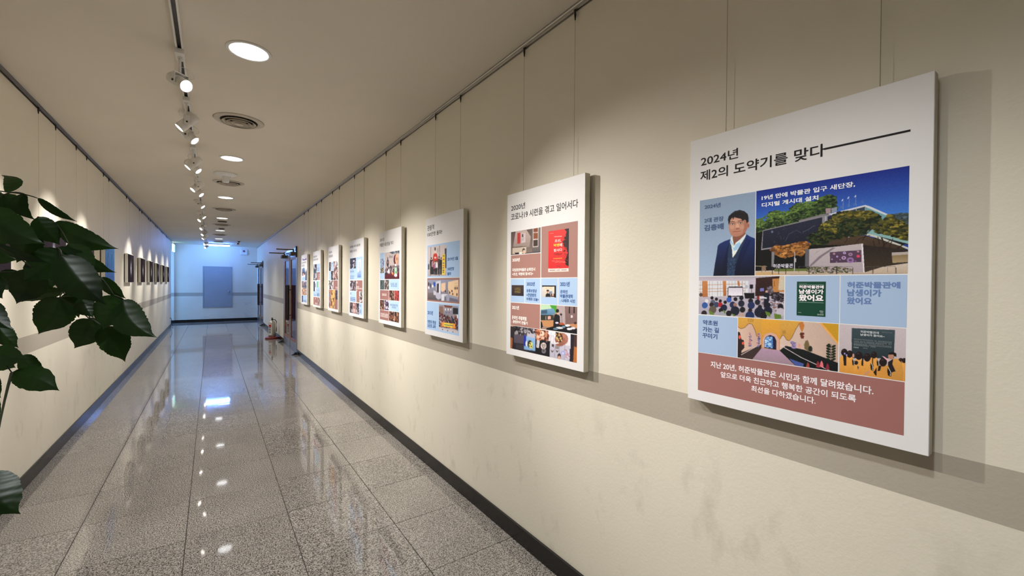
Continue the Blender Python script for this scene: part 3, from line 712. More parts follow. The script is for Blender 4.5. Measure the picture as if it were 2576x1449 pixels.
    def emit(s, lay=1, name='photo_print', noise=3):
        a = s.a.reshape(s.H // 2, 2, s.W // 2, 2, 3).mean((1, 3)); a = a + s.r.normal(0, noise, a.shape[:2])[..., None]
        h, w_ = a.shape[:2]; a = np.clip(a / 255 * INK, 0, 1); a = np.where(a <= 0.04045, a / 12.92, ((a + 0.055) / 1.055) ** 2.4)
        U, Vv = np.meshgrid(np.linspace(s.u0, s.u1, w_), np.linspace(s.v0, s.v1, h))
        me = bpy.data.meshes.new(name); n = w_ * h; co = np.empty((n, 3), np.float32)
        co[:, 0] = -0.0002 - 0.00016 * lay; co[:, 1] = PW / 2 - U.ravel(); co[:, 2] = (PZ1 - PZ0) - Vv.ravel()
        i = np.arange(n).reshape(h, w_); f = np.stack([i[:-1, :-1], i[1:, :-1], i[1:, 1:], i[:-1, 1:]], -1).reshape(-1, 4); nf = len(f)
        me.vertices.add(n); me.vertices.foreach_set('co', co.ravel()); me.loops.add(nf * 4); me.loops.foreach_set('vertex_index', f.ravel().astype(np.int32))
        me.polygons.add(nf); me.polygons.foreach_set('loop_start', np.arange(0, nf * 4, 4, dtype=np.int32)); me.update(calc_edges=True)
        ca = me.color_attributes.new('ink', 'FLOAT_COLOR', 'POINT'); arr = np.ones((n, 4), np.float32); arr[:, :3] = a.reshape(-1, 3); ca.data.foreach_set('color', arr.ravel())
        me.materials.append(M_PRINT)
        return link(name, me, s.P.o)
def crop(x0, y0, k): return lambda x, y: (x0 + x / k, y0 + y / k)
P = [Poster(i) for i in range(8)]

# hanging wires with their rail hooks, two per board
M_WIRE = mat('hanging_wire', (0.33, 0.29, 0.24), 0.5, 0.3)
def wire(x, s, y, z_bot, lab, group):
    t = thing('hanging_wire', lab, 'wire', (x, y, ZC - 0.026), group=group)
    b = MB(); b.cyl((0, 0, 0), (0, 0, z_bot - (ZC - 0.026)), 0.0007 if s > 0 else 0.0004, 6); b.obj('steel_wire', M_WIRE, t)
    b = MB(); b.box(-0.005, 0.005, -0.006, 0.006, -0.006, 0.012, 0.0015); b.lathe([(0.0045, -0.006), (0.0055, -0.02), (0.0025, -0.045), (0.0, -0.045)], 12, cap=False); b.obj('rail_hook', M_DARKMETAL, t)
WORD = ['largest', 'second', 'third', 'fourth', 'fifth', 'sixth', 'seventh', 'farthest']
for i, y in enumerate(POSTER_Y):
    for d, nm in ((0.105, 'near'), (0.495, 'far')):
        wire(XR - 0.013, 1, y + d, PZ1 - 0.06, f'thin wire holding up the {WORD[i]} poster board, at its {nm} end', 'wires of the poster boards')
# ------------------------------------------------------------------ small dark pictures on the left wall
M_CANVAS = mat('cream_picture_side', (0.78, 0.76, 0.70), 0.6)
M_BACK = add_noise(mat('dark_back_board', (0.03, 0.026, 0.022), 0.5), 20, 0.2)
def night_print(name, seed, kind):
    "near-black print with a dim glow of a lit vessel on it; the blue one has a blue reflection put into its colour"
    m = mat(name, (0.02, 0.018, 0.022), 0.9, spec=0.0)
    nt, N, L, p = nodes(m); tc = N.new('ShaderNodeTexCoord'); r = random.Random(seed)
    mp = N.new('ShaderNodeMapping'); L.new(tc.outputs['Object'], mp.inputs['Vector'])
    if kind == 'dark':
        mp.inputs['Location'].default_value = (0, 0.02 * r.uniform(-1, 1), 0.04 + 0.02 * r.uniform(-1, 1)); mp.inputs['Scale'].default_value = (0, 13 + 4 * r.random(), 6 + 2 * r.random())
        g = N.new('ShaderNodeTexGradient'); g.gradient_type = 'SPHERICAL'; L.new(mp.outputs[0], g.inputs['Vector'])
        n = N.new('ShaderNodeTexNoise'); n.inputs['Scale'].default_value = 14; L.new(tc.outputs['Object'], n.inputs['Vector'])
        ml = N.new('ShaderNodeMath'); ml.operation = 'MULTIPLY'; L.new(g.outputs['Fac'], ml.inputs[0]); L.new(n.outputs['Fac'], ml.inputs[1])
        cr = N.new('ShaderNodeValToRGB'); e = cr.color_ramp.elements; e[0].position = 0.02; e[0].color = (0.022, 0.017, 0.022, 1); e[1].position = 0.5; e[1].color = (0.75, 0.75, 0.8, 1)
        k = e.new(0.22); k.color = (0.10, 0.10, 0.12, 1)
        L.new(ml.outputs[0], cr.inputs['Fac']); L.new(cr.outputs['Color'], p.inputs['Base Color'])
    else:
        sp = N.new('ShaderNodeSeparateXYZ'); L.new(tc.outputs['Object'], sp.inputs[0])
        cr = N.new('ShaderNodeValToRGB'); e = cr.color_ramp.elements; e[0].position = 0.0; e[0].color = (0.10, 0.18, 0.55, 1); e[1].position = 1; e[1].color = (0.16, 0.42, 0.95, 1)  # bluish reflection on this picture, painted as the colour of its face
        mr = N.new('ShaderNodeMapRange'); mr.inputs['From Min'].default_value = -0.22; mr.inputs['From Max'].default_value = 0.22; L.new(sp.outputs['Z'], mr.inputs['Value'])
        L.new(mr.outputs['Result'], cr.inputs['Fac']); L.new(cr.outputs['Color'], p.inputs['Base Color'])
    return m
PIC = [  # near end y, far end y, kind, label
    (3.22, 3.90, 'dark', 'dark framed print at the left edge of the frame, half behind leaves'),
    (4.42, 5.10, 'dark', 'dark print behind the leaves, second from the left edge'),
    (5.48, 6.145, 'dark', 'dark print just left of the blue one'),
    (6.70, 7.275, 'blue', 'print with a pale blue reflection put into its colour, among the dark ones on the left wall'),
    (8.33, 8.90, 'dark', 'dark print with cream side, first to the right of the blue one'),
    (9.70, 10.28, 'dark', 'dark print with a bright slender shape, second right of the blue one'),
    (10.98, 11.55, 'dark', 'dark print third right of the blue one'),
    (12.30, 12.88, 'dark', 'dark print fourth right of the blue one'),
    (13.66, 14.26, 'dark', 'dark print second from the opening at the corridor end'),
    (15.05, 15.65, 'dark', 'dark print last before the opening under the exit sign')]
for i, (y0, y1, kind, lab) in enumerate(PIC):
    w_ = (y1 - y0); h = 0.43
    t = thing('framed_print', lab, 'picture', (XL, (y0 + y1) / 2, 1.40), group='small prints along the left wall')
    b = MB(); b.box(0.010, 0.044, -w_ / 2, w_ / 2, 0, h, 0.002); b.obj('canvas_box', M_CANVAS, t)
    b = MB(); b.box(0.044, 0.0455, -w_ / 2 + 0.006, w_ / 2 - 0.006, -h / 2 + 0.006, h / 2 - 0.006); o = b.obj('print_face', night_print('night_print', i, kind), t); o.location = (0, 0, h / 2)
    if kind == 'blue':
        b = MB(); r = random.Random(5)
        for yy, zz in [(-0.12, 0.14), (-0.12, 0.125), (-0.12, 0.11), (-0.13, 0.095), (0.12, 0.13), (0.12, 0.115), (0.12, 0.10), (0.13, 0.085)]: b.cyl((0.0455, yy, zz), (0.0462, yy, zz), 0.012, 10)
        b.box(0.0455, 0.0462, 0.10, 0.107, -0.03, 0.08); b.box(0.0455, 0.0462, -0.155, -0.148, -0.04, 0.08); b.box(0.0455, 0.0462, -0.26, 0.26, 0.165, 0.169)
        b.tube([(0.046, -0.2, -0.07), (0.046, -0.15, -0.055), (0.046, -0.12, -0.075), (0.046, -0.18, -0.095)], 0.003, 5)
        o = b.obj('line_drawing', mat('dark_blue_ink', (0.02, 0.04, 0.18), 0.4), t); o.location = (0.0002, 0, h / 2)
    b = MB(); b.box(0.0015, 0.0098, -w_ / 2 + 0.01, w_ / 2 - 0.01, 0.01, h - 0.005); b.obj('back_board', M_BACK, t)
PW_L = ['leftmost', 'second', 'third', 'blue', 'fifth', 'sixth', 'seventh', 'eighth', 'ninth', 'last']
for i, (y0, y1, kind, lab) in enumerate(PIC):
    for d, nm in ((0.13, 'near'), ((y1 - y0) - 0.13, 'far')):
        wire(XL + 0.013, -1, y0 + d, 1.40 + 0.40, f'thin wire on the left wall above the {PW_L[i]} print, {nm} end', 'wires of the left wall prints')
# ------------------------------------------------------------------ the leafy plant at the left edge
def leaf_material():
    m = mat('leaf_green', (0.016, 0.042, 0.010), 0.38)
    nt, N, L, p = nodes(m); oi = N.new('ShaderNodeObjectInfo'); tc = N.new('ShaderNodeTexCoord')
    n = N.new('ShaderNodeTexNoise'); n.inputs['Scale'].default_value = 18; n.inputs['Detail'].default_value = 3; L.new(tc.outputs['Object'], n.inputs['Vector'])
    cr = N.new('ShaderNodeValToRGB'); e = cr.color_ramp.elements; e[0].color = (0.003, 0.010, 0.003, 1); e[1].color = (0.012, 0.036, 0.006, 1)
    ad = N.new('ShaderNodeMath'); ad.operation = 'MULTIPLY_ADD'; L.new(oi.outputs['Random'], ad.inputs[0]); ad.inputs[1].default_value = 0.6; L.new(n.outputs['Fac'], ad.inputs[2])
    sb = N.new('ShaderNodeMath'); sb.operation = 'SUBTRACT'; L.new(ad.outputs[0], sb.inputs[0]); sb.inputs[1].default_value = 0.3
    L.new(sb.outputs[0], cr.inputs['Fac']); L.new(cr.outputs['Color'], p.inputs['Base Color'])
    p.inputs['Specular IOR Level'].default_value = 0.28
    tr = N.new('ShaderNodeBsdfTranslucent'); tr.inputs['Color'].default_value = (0.05, 0.14, 0.01, 1)
    mx = N.new('ShaderNodeMixShader'); mx.inputs[0].default_value = 0.12; out = N['Material Output']
    L.new(p.outputs[0], mx.inputs[1]); L.new(tr.outputs[0], mx.inputs[2]); L.new(mx.outputs[0], out.inputs['Surface'])
    return m
M_LEAF = leaf_material()
M_STEM = add_noise(mat('green_brown_stem', (0.018, 0.026, 0.010), 0.5), 30, 0.3)
M_BARK = add_noise(mat('plant_bark', (0.12, 0.08, 0.05), 0.8), 25, 0.3, 0.3, 60)
TRUNK = Vector((-0.72, 1.32, 0.0))
plant = thing('potted_plant', 'leafy dark green plant whose drooping branches fill the left edge', 'plant', tuple(TRUNK))
rl = random.Random(11)
def leaf(B, T, width, bulge=0.10, twist=0.0, seed=0, curl=0.0):
    "one leaf from petiole B to tip T, blade facing the viewer side, slightly folded and drooping"
    B = Vector(B); T = Vector(T); ax = T - B; Lh = ax.length; a = ax.normalized(); mid = (B + T) / 2
    n = (Vector(CO) - mid).normalized(); n = (n - a * n.dot(a)).normalized()
    n = Matrix.Rotation(twist, 3, a) @ n; s = a.cross(n).normalized()
    NL, NW = 40, 7; r = random.Random(seed); verts = []; faces = []
    ser = [1 + 0.045 * r.uniform(-1, 1) for _ in range(NL + 1)]; ph = r.random() * 6
    for i in range(NL + 1):
        t = i / NL
        prof = max(0.0, t) ** 0.62 * (1 - t) ** 0.98 / 0.343
        if t > 0.72: prof = max(prof * (1 - (t - 0.72) * 2.4), 0.05 * (1 - t) * 5)
        prof *= ser[i]
        if i in (0, NL): prof = 0.006
        c = B + a * (Lh * t) + n * (bulge * Lh * math.sin(PI * t)) + s * (curl * Lh * (t * t - t) * 2)
        for j in range(-NW, NW + 1):
            q = j / NW; w_ = 0.94 * width / 2 * prof * q
            h = width * (0.16 * abs(q) - 0.05 * q * q) * prof + 0.012 * width * math.sin(abs(q) * 5 - t * 40) * prof * 0.45
            verts.append(c + s * w_ - n * (h * 0.9) + n * (0.03 * width * math.sin(ph + 5 * t) * q))
    st = 2 * NW + 1
    for i in range(NL):
        for j in range(st - 1):
            k = i * st + j; faces.append((k, k + 1, k + st + 1, k + st))
    me = bpy.data.meshes.new('leaf'); me.from_pydata([tuple(v - TRUNK) for v in verts], [], faces); me.update()
    me.polygons.foreach_set('use_smooth', [True] * len(me.polygons)); me.materials.append(M_LEAF)
    o = link('leaf', me, plant); return o
ka = crop(0, 420, 2.898); kb = crop(0, 700, 2.336)
LEAVES = [  # crop, base, tip, width in crop pixels, depth of base, depth of tip, twist, sideways curl
    (ka, (62, 186), (12, 62), 105, 0.90, 0.93, -0.2, -0.35), (ka, (25, 205), (215, 345), 135, 0.86, 0.90, 0.1, -0.1), (ka, (175, 195), (275, 392), 105, 0.84, 0.88, 0.3, -0.5),
    (ka, (275, 228), (562, 398), 68, 0.92, 0.97, 0.5, -0.1), (ka, (-60, 300), (330, 560), 230, 0.78, 0.80, 0.1, -0.25), (ka, (275, 365), (440, 570), 150, 0.85, 0.88, 0.0, -0.1),
    (ka, (400, 405), (868, 598), 160, 0.88, 0.92, 0.1, -0.15), (ka, (415, 590), (848, 770), 135, 0.84, 0.90, 0.2, -0.1), (ka, (-40, 560), (350, 695), 85, 0.76, 0.80, 0.7, -0.08),
    (ka, (-80, 620), (135, 680), 130, 0.90, 0.92, 0.0, 0), (ka, (450, 640), (775, 1005), 250, 0.80, 0.82, 0.0, -0.12), (ka, (430, 600), (160, 840), 215, 0.83, 0.80, 0.0, 0.1),
    (ka, (250, 750), (122, 998), 215, 0.81, 0.83, 0.1, 0.05), (ka, (330, 720), (375, 895), 140, 0.88, 0.88, 0.0, 0), (ka, (142, 765), (-40, 900), 150, 0.86, 0.88, 0.0, 0),
    (ka, (468, 908), (158, 985), 92, 0.90, 0.92, 0.1, -0.1), (ka, (435, 950), (280, 1222), 235, 0.86, 0.87, 0.0, 0.12), (ka, (468, 925), (577, 1102), 112, 0.88, 0.89, 0.2, 0.1),
    (ka, (590, 950), (682, 1100), 125, 0.86, 0.86, 0.1, -0.1), (ka, (650, 1105), (540, 1322), 200, 0.88, 0.89, 0.0, 0.15), (ka, (655, 1102), (752, 1186), 58, 0.87, 0.88, 0.3, -0.1),
    (ka, (745, 1165), (912, 1422), 190, 0.87, 0.88, 0.0, 0.1), (ka, (830, 935), (752, 1186), 215, 0.85, 0.85, 0.1, 0.1), (ka, (850, 1090), (972, 1216), 82, 0.89, 0.90, 0.1, -0.1),
    (ka, (900, 965), (1150, 1245), 205, 0.86, 0.86, 0.0, -0.30), (ka, (735, 805), (918, 958), 100, 0.84, 0.87, 0.4, -0.1), (ka, (500, 560), (700, 800), 170, 0.86, 0.86, 0.2, 0.0),
    (ka, (250, 480), (120, 700), 170, 0.87, 0.87, 0.1, 0.0), (ka, (560, 700), (560, 960), 150, 0.90, 0.90, 0.1, 0.0), (ka, (100, 420), (240, 620), 180, 0.92, 0.92, -0.1, 0.0),
    (ka, (-30, 990), (106, 1188), 125, 0.80, 0.80, 0.1, -0.35), (ka, (-30, 1140), (138, 1320), 125, 0.82, 0.83, 0.1, -0.1), (ka, (-60, 1340), (205, 1400), 160, 0.79, 0.80, 0.1, -0.1),
    (kb, (132, 452), (268, 566), 100, 0.84, 0.85, 0.2, -0.2), (kb, (70, 555), (352, 662), 150, 0.80, 0.81, 0.0, 0.1), (kb, (-60, 470), (95, 525), 110, 0.82, 0.83, 0.1, 0.0),
    (kb, (-40, 560), (8, 705), 70, 0.84, 0.84, 0.0, -0.2), (kb, (-25, 690), (4, 822), 40, 0.86, 0.86, 0.2, -0.1), (kb, (-50, 1140), (122, 1385), 225, 0.66, 0.66, 0.0, -0.25),
    (ka, (-120, 180), (60, 330), 150, 0.86, 0.88, 0.1, 0.0), (ka, (-140, 420), (20, 620), 200, 0.82, 0.84, 0.0, 0.0), (ka, (-160, 800), (20, 960), 180, 0.84, 0.85, 0.1, 0.0),
]
bases = []
for i, (k, p0, p1, wpx, d0, d1, tw, cu) in enumerate(LEAVES):
    sc_ = 2.898 if k is ka else 2.336
    q0 = un_depth(*k(*p0), d0); q1 = un_depth(*k(*p1), d1)
    leaf(q0, q1, wpx / sc_ * (d0 + d1) / 2 / F_PX, 0.07, tw, i, cu); bases.append(Vector(q0))
# leaves outside the frame, around the crown
CROWN = [TRUNK + Vector((0, 0, z)) for z in (0.9, 1.15, 1.4, 1.6, 1.75)]
for i in range(46):
    c = CROWN[rl.randrange(5)]; an = rl.uniform(0.55 * PI, 1.85 * PI); rr = rl.uniform(0.08, 0.27)
    B = c + Vector((math.cos(an) * rr, math.sin(an) * rr, rl.uniform(-0.12, 0.12)))
    if B.x < XL + 0.16: B.x = XL + 0.16 + rl.random() * 0.05
    T = B + Vector((math.cos(an) * 0.07, math.sin(an) * 0.09, -0.10)); T.x = max(T.x, XL + 0.07)
    q = np.array(B) - CO; q2 = np.array(T) - CO
    if min(q @ CF, q2 @ CF) > 0 and max((q @ CR) / max(0.01, q @ CF), (q2 @ CR) / max(0.01, q2 @ CF)) > -1.33: continue
    leaf(B, T, rl.uniform(0.05, 0.08), 0.08, rl.uniform(-0.6, 0.6), 100 + i, 0.1); bases.append(B)
b = MB(); b.tube([(0, 0, 0.30), (0.015, 0.01, 0.7), (-0.01, 0.0, 1.1), (0.01, -0.01, 1.5), (0.0, 0.0, 1.72)], [0.022, 0.019, 0.016, 0.011, 0.006], 10); b.obj('trunk', M_BARK, plant)
b = MB()   # twigs: every leaf joins the nearest twig point that lies closer to the trunk
key = lambda v: (Vector((v.x, v.y, 0)) - Vector((TRUNK.x, TRUNK.y, 0))).length
b.b.verts.ensure_lookup_table()
nodes_ = [TRUNK + Vector((0.0, 0.0, z)) for z in (0.85, 1.05, 1.25, 1.45, 1.65)]
for B in sorted(bases, key=key):
    S = min(nodes_, key=lambda q: (q - B).length * (1.0 if key(q) < 0.02 else 0.8) + (0.15 if key(q) > key(B) - 0.01 else 0))
    L_ = (B - S).length; mdp = (S + B) / 2 + Vector((0, 0, 0.12 * L_))
    b.tube([S * (1 - t) ** 2 + mdp * 2 * t * (1 - t) + B * t * t - TRUNK for t in (0, 0.2, 0.4, 0.6, 0.8, 1.0)], [0.0026 if L_ > 0.2 else 0.0015, 0.0022 if L_ > 0.2 else 0.0014, 0.0018 if L_ > 0.2 else 0.0013, 0.0014, 0.0012, 0.001], 5)
    nodes_.append(B)
br = b.obj('branches', M_STEM, plant); br['kind'] = 'stuff'
b = MB(); b.lathe([(0.10, 0.0005), (0.125, 0.02), (0.165, 0.30), (0.175, 0.31), (0.175, 0.34), (0.160, 0.34), (0.150, 0.30), (0, 0.30)], 40, cap=False); b.lathe([(0.10, 0.0005), (0, 0.0005)], 40, cap=False)
b.obj('pot', add_noise(mat('white_ceramic', (0.6, 0.58, 0.55), 0.25), 8, 0.05), plant)
b = MB(); b.lathe([(0.152, 0.302), (0.08, 0.312), (0, 0.318)], 30, cap=False); b.obj('soil', add_noise(mat('potting_soil', (0.04, 0.025, 0.015), 0.9), 60, 0.5, 0.6, 80), plant)
# ------------------------------------------------------------------ what is printed on the boards
BLUE, BROWN, NAVY, INKK, WHT = (158, 180, 210), (150, 103, 98), (62, 88, 134), (24, 20, 22), (232, 226, 232)
ka1 = crop(1730, 380, 4.2617); kb1 = crop(1730, 680, 2.898); kb2 = crop(1740, 680, 6.44); kb3 = crop(1740, 780, 4.6)
kb4 = crop(1900, 460, 6.04); kb5 = crop(2080, 420, 5.173); kb6 = crop(1755, 500, 7.244); kb7 = crop(2120, 820, 9.661); kb8 = crop(1750, 330, 7.36)
def cs(k, *pts): return [k(*p) for p in pts]

# ======== board 1
Q = P[0]
Q.text('2024년', kb8(795, 300), kb8(105, 650), INKK, 0.012, 1)
Q.text('제2의 도약기를 맞다', kb8(2400, 226), kb8(97, 928), INKK, 0.016, 1)
u0, v0 = Q.uv((2073, 376)); u1, v1 = Q.uv((2287, 331)); v0 = (v0 + v1) / 2
Q.rectuv(u0, v0 - 0.0026, u1, v0 + 0.0026, INKK, 1, 'heading_rule')
# portrait cell
A_ = cs(ka1, (140, 530), (737, 433), (737, 1335), (140, 1342))
c = Canvas(Q, A_, 120, kb6, (142, 162, 190))
c.poly(cs(lambda x, y: (x, y), (-20, -60), (1100, -100), (1100, 1500), (-20, 1500)), (132, 152, 178), (150, 170, 198))
sk, skd, skl, hair = (188, 138, 118), (140, 92, 76), (215, 168, 146), (22, 20, 24)
c.poly([(318, 1420), (345, 1200), (375, 1020), (395, 860), (425, 820), (520, 770), (640, 728), (760, 800), (900, 640), (960, 680), (1090, 735), (1090, 1420)], (26, 48, 110), (10, 14, 34))
c.poly([(640, 728), (600, 830), (585, 960), (560, 1420), (700, 1420), (720, 1200), (860, 830), (915, 640)], (42, 62, 92), (26, 38, 64))          # waistcoat
c.poly([(560, 1420), (575, 1000), (610, 800), (560, 900), (500, 1150), (480, 1420)], (14, 28, 76), (8, 12, 30))
c.poly([(700, 1420), (735, 1180), (800, 960), (900, 720), (1000, 760), (900, 1000), (820, 1180), (790, 1420)], (16, 34, 88), (8, 12, 30))
c.line([(975, 775), (905, 900), (850, 1080)], 8, (10, 20, 60))
c.poly([(650, 680), (628, 720), (612, 790), (640, 850), (655, 940), (665, 1075), (720, 1000), (800, 850), (880, 720), (912, 640), (860, 660)], (205, 220, 228), (226, 232, 222))
c.poly([(655, 650), (665, 740), (690, 855), (720, 800), (800, 740), (890, 650), (890, 560), (650, 560)], skd, (120, 74, 62))
c.poly([(655, 860), (690, 900), (720, 830), (790, 790), (810, 830), (740, 930), (690, 950)], (150, 190, 225)); c.poly([(630, 730), (690, 860), (660, 840), (612, 790)], (160, 190, 220))
c.ell(940, 480, 26, 62, (190, 135, 118)); c.ell(945, 490, 12, 36, skd)
face = [(585, 470), (590, 540), (600, 590), (620, 640), (660, 680), (720, 690), (780, 680), (850, 640), (905, 590), (935, 520), (930, 430), (900, 370), (840, 350), (700, 330), (620, 360), (590, 400)]
c.poly(face, sk, (176, 122, 102)); c.poly([(860, 380), (935, 430), (925, 540), (890, 610), (840, 650), (870, 520)], (160, 108, 90)); c.ell(650, 515, 40, 42, (194, 145, 124)); c.ell(830, 515, 40, 40, (190, 140, 120)); c.ell(725, 392, 70, 24, (198, 150, 130))
c.ell(745, 505, 34, 60, (204, 154, 132)); c.ell(742, 545, 42, 16, (150, 98, 84)); c.ell(712, 540, 12, 8, (196, 144, 124))
for ex, ey in ((655, 462), (800, 444)):
    c.ell(ex, ey, 46, 16, (150, 102, 86)); c.ell(ex, ey + 3, 34, 9, (206, 190, 182)); c.ell(ex + 2, ey + 3, 11, 9, (30, 20, 20)); c.line([(ex - 46, ey - 2), (ex - 10, ey - 12), (ex + 44, ey - 4)], 8, (50, 34, 32)); c.line([(ex - 52, ey - 34), (ex, ey - 46), (ex + 46, ey - 34)], 10, (74, 48, 42))
c.line([(665, 605), (700, 598), (740, 602), (800, 588)], 9, (120, 58, 54)); c.line([(690, 618), (740, 622), (780, 608)], 10, (196, 128, 118)); c.ell(735, 650, 40, 12, (176, 122, 104))
c.poly([(590, 480), (572, 380), (585, 320), (640, 265), (700, 222), (790, 208), (870, 230), (930, 280), (948, 360), (945, 420), (915, 450), (900, 400), (880, 380), (840, 405), (810, 365), (760, 355), (700, 340), (690, 330), (665, 385), (655, 340), (620, 380), (605, 440)], hair, (34, 28, 30))
c.line([(640, 275), (700, 245), (800, 235), (890, 270)], 7, (58, 54, 62)); c.ell(635, 1183, 16, 16, (60, 78, 104)); c.ell(600, 1290, 8, 8, (60, 78, 104))
c.foliage([(585, 1080), (735, 1080), (700, 1410), (570, 1410)], [(44, 66, 96), (36, 54, 84), (54, 76, 108)], 260, 2)
c.emit(0, 'portrait_print', 2)
Q.text('2024년', kb6(437, 64), kb6(145, 190), (72, 92, 128), 0.035); Q.text('2대 관장', kb6(497, 312), kb6(143, 443), (72, 92, 128), 0.035); Q.text('김충배', kb6(499, 438), kb6(141, 592), (72, 92, 128), 0.045)
# museum building
B_C = cs(ka1, (745, 430), (2370, 165), (2362, 1312), (745, 1335))
c = Canvas(Q, B_C, 300, ka1, (30, 60, 150), 3)
c.poly([(700, 380), (2400, 100), (2400, 700), (700, 760)], (18, 40, 132), (62, 120, 205), tex=2)
gd = [(20, 34, 18), (34, 52, 24), (54, 78, 34), (78, 104, 46), (24, 38, 26)]; gy_ = [(60, 62, 24), (98, 92, 34), (134, 122, 44), (40, 44, 22), (78, 74, 30)]; go = [(150, 98, 48), (120, 74, 38), (86, 56, 30), (178, 122, 60)]
hill = [(745, 740), (780, 725), (830, 760), (870, 740), (900, 660), (960, 640), (1010, 660), (1030, 690), (1100, 650), (1130, 590), (1190, 560), (1270, 575), (1330, 560), (1400, 520), (1460, 490), (1530, 475), (1580, 500), (1600, 560), (1600, 640), (1500, 680), (1240, 760), (830, 850), (830, 1260), (745, 1290)]
c.poly(hill, (26, 42, 22), (14, 20, 14)); c.foliage(hill[:-2] + [(745, 900)], gd, 1500, 7); c.foliage([(745, 740), (900, 660), (960, 640), (1100, 650), (1190, 560), (1400, 530), (1380, 580), (1150, 660), (900, 760), (745, 830)], [(84, 112, 50), (104, 132, 58), (62, 88, 40)], 320, 5)
c.poly([(745, 880), (830, 860), (830, 1260), (745, 1290)], (10, 12, 12), tex=3)
c.poly([(808, 1060), (2300, 900), (2370, 1330), (745, 1330)], (14, 15, 16), tex=3)
# glazed upper block on the right
c.poly([(1560, 668), (1905, 583), (2210, 712), (2370, 790), (2370, 1010), (1910, 900), (1560, 950)], (46, 62, 78), (24, 30, 40)); c.poly([(1912, 600), (2200, 722), (2370, 800), (2370, 1000), (1912, 880)], (96, 146, 158), (136, 172, 170), tex=5)
c.poly([(1480, 690), (1560, 668), (1905, 583), (1905, 600), (1580, 684), (1480, 712)], (200, 202, 212)); c.poly([(1905, 583), (1960, 600), (2070, 650), (2210, 712), (2180, 716), (2060, 668), (1905, 604)], (198, 204, 214))
for x in (1810, 1905): c.line([(x, 604), (x, 700)], 6, (170, 180, 190))
c.poly([(1905, 880), (2030, 910), (2300, 1010), (2370, 1040), (2370, 1060), (2290, 1028), (2000, 925), (1900, 900)], (188, 190, 182)); c.poly([(1440, 950), (1700, 920), (1900, 905), (2280, 1020), (2365, 1070), (2360, 1160), (1900, 1010), (1440, 1010)], (74, 58, 44), (44, 34, 28))
# long projecting block
c.poly([(1200, 745), (1470, 675), (1560, 690), (1560, 720), (1455, 745), (1220, 790)], (120, 116, 122)); c.poly([(820, 850), (1455, 700), (1520, 690), (1540, 960), (1440, 950), (810, 1062), (806, 1040)], (132, 128, 136))
c.poly([(826, 858), (1450, 712), (1452, 920), (1300, 975), (818, 1046)], (34, 38, 58), (22, 26, 42), tex=5)
for q in range(26):
    x = 900 + c.r.rand() * 480; y = 1000 - (x - 820) * 0.14 - c.r.rand() * 150; c.line([(x, y), (x + 30 * c.r.rand(), y - 30 * c.r.rand())], 2 + 2 * c.r.rand(), (62, 68, 92))
c.line([(1060, 970), (1100, 890), (1180, 850), (1230, 880)], 3, (84, 88, 108)); c.ell(921, 866, 12, 13, (96, 100, 124)); c.line([(1250, 870), (1310, 840), (1370, 800)], 5, (78, 82, 104))
c.line([(806, 1058), (1300, 980)], 8, (150, 146, 152)); c.poly([(1485, 618), (1540, 615), (1540, 672), (1490, 678)], (152, 132, 136)); c.poly([(1545, 618), (1605, 605), (1605, 655), (1550, 665)], (132, 140, 160))
c.line([(1487, 700), (1487, 760)], 9, (170, 176, 190)); c.line([(1500, 705), (1500, 750)], 4, (150, 156, 170)); c.poly([(1508, 705), (1560, 690), (1560, 740), (1508, 752)], (30, 38, 66))
for x, y in ((1660, 520), (1722, 495), (1795, 480)):
    c.line([(x + 10, y + 10), (x + 12, y + 110)], 3, (150, 166, 200)); c.poly([(x - 10, y + 25), (x + 4, y), (x + 12, y - 4), (x + 8, y + 16)], (196, 206, 226))
for x, y in ((1640, 600), (1710, 585), (1775, 575), (1860, 545)): c.line([(x, y), (x + 28, y - 8)], 4, (90, 110, 160)); c.line([(x, y + 14), (x + 30, y + 6)], 4, (90, 110, 160)); c.line([(x + 14, y - 10), (x + 14, y + 22)], 4, (90, 110, 160))
for x in (1650, 1734): c.line([(x, 800), (x, 930)], 8, (160, 160, 166))
# trees in front
tr1 = [(1320, 900), (1420, 860), (1430, 800), (1500, 760), (1590, 740), (1560, 690), (1620, 660), (1700, 650), (1800, 660), (1960, 650), (2040, 680), (2080, 740), (2060, 800), (1930, 860), (1910, 890), (1700, 925), (1560, 950), (1480, 1000), (1330, 1010), (1300, 930)]
c.poly(tr1, (44, 48, 26), (18, 22, 14)); c.foliage(tr1, gd[:2] + gy_[:1] + [(18, 22, 14)], 900, 7); c.foliage([(1420, 860), (1430, 800), (1500, 760), (1600, 690), (1700, 650), (1960, 650), (2040, 690), (1900, 740), (1720, 720), (1600, 790), (1600, 890), (1540, 850), (1440, 830)], gy_, 620, 6)
tr2 = [(2000, 800), (2100, 740), (2160, 690), (2250, 700), (2368, 690), (2368, 960), (2290, 940), (2160, 900), (2050, 880), (1960, 830)]
c.foliage(tr2, gy_ + [(50, 54, 26), (30, 34, 18)], 1100, 7); c.foliage([(2200, 690), (2300, 672), (2368, 680), (2368, 800)], [(64, 80, 96), (50, 64, 60)], 80, 6)
for pts, w_ in [([(2050, 1240), (2075, 1100), (2110, 1000), (2080, 930)], 16), ([(2110, 1010), (2180, 950)], 9), ([(2170, 1210), (2200, 1120), (2240, 1050), (2330, 990)], 12), ([(2200, 1120), (2170, 1020), (2200, 940)], 8), ([(1880, 960), (1930, 880), (1990, 830)], 8), ([(1800, 1000), (1850, 940), (1960, 905)], 6), ([(1690, 990), (1720, 950), (1700, 910)], 6), ([(2060, 1000), (2040, 920)], 8), ([(2010, 1230), (2020, 1050), (1990, 960)], 9)]: c.line(pts, w_, (34, 24, 20))
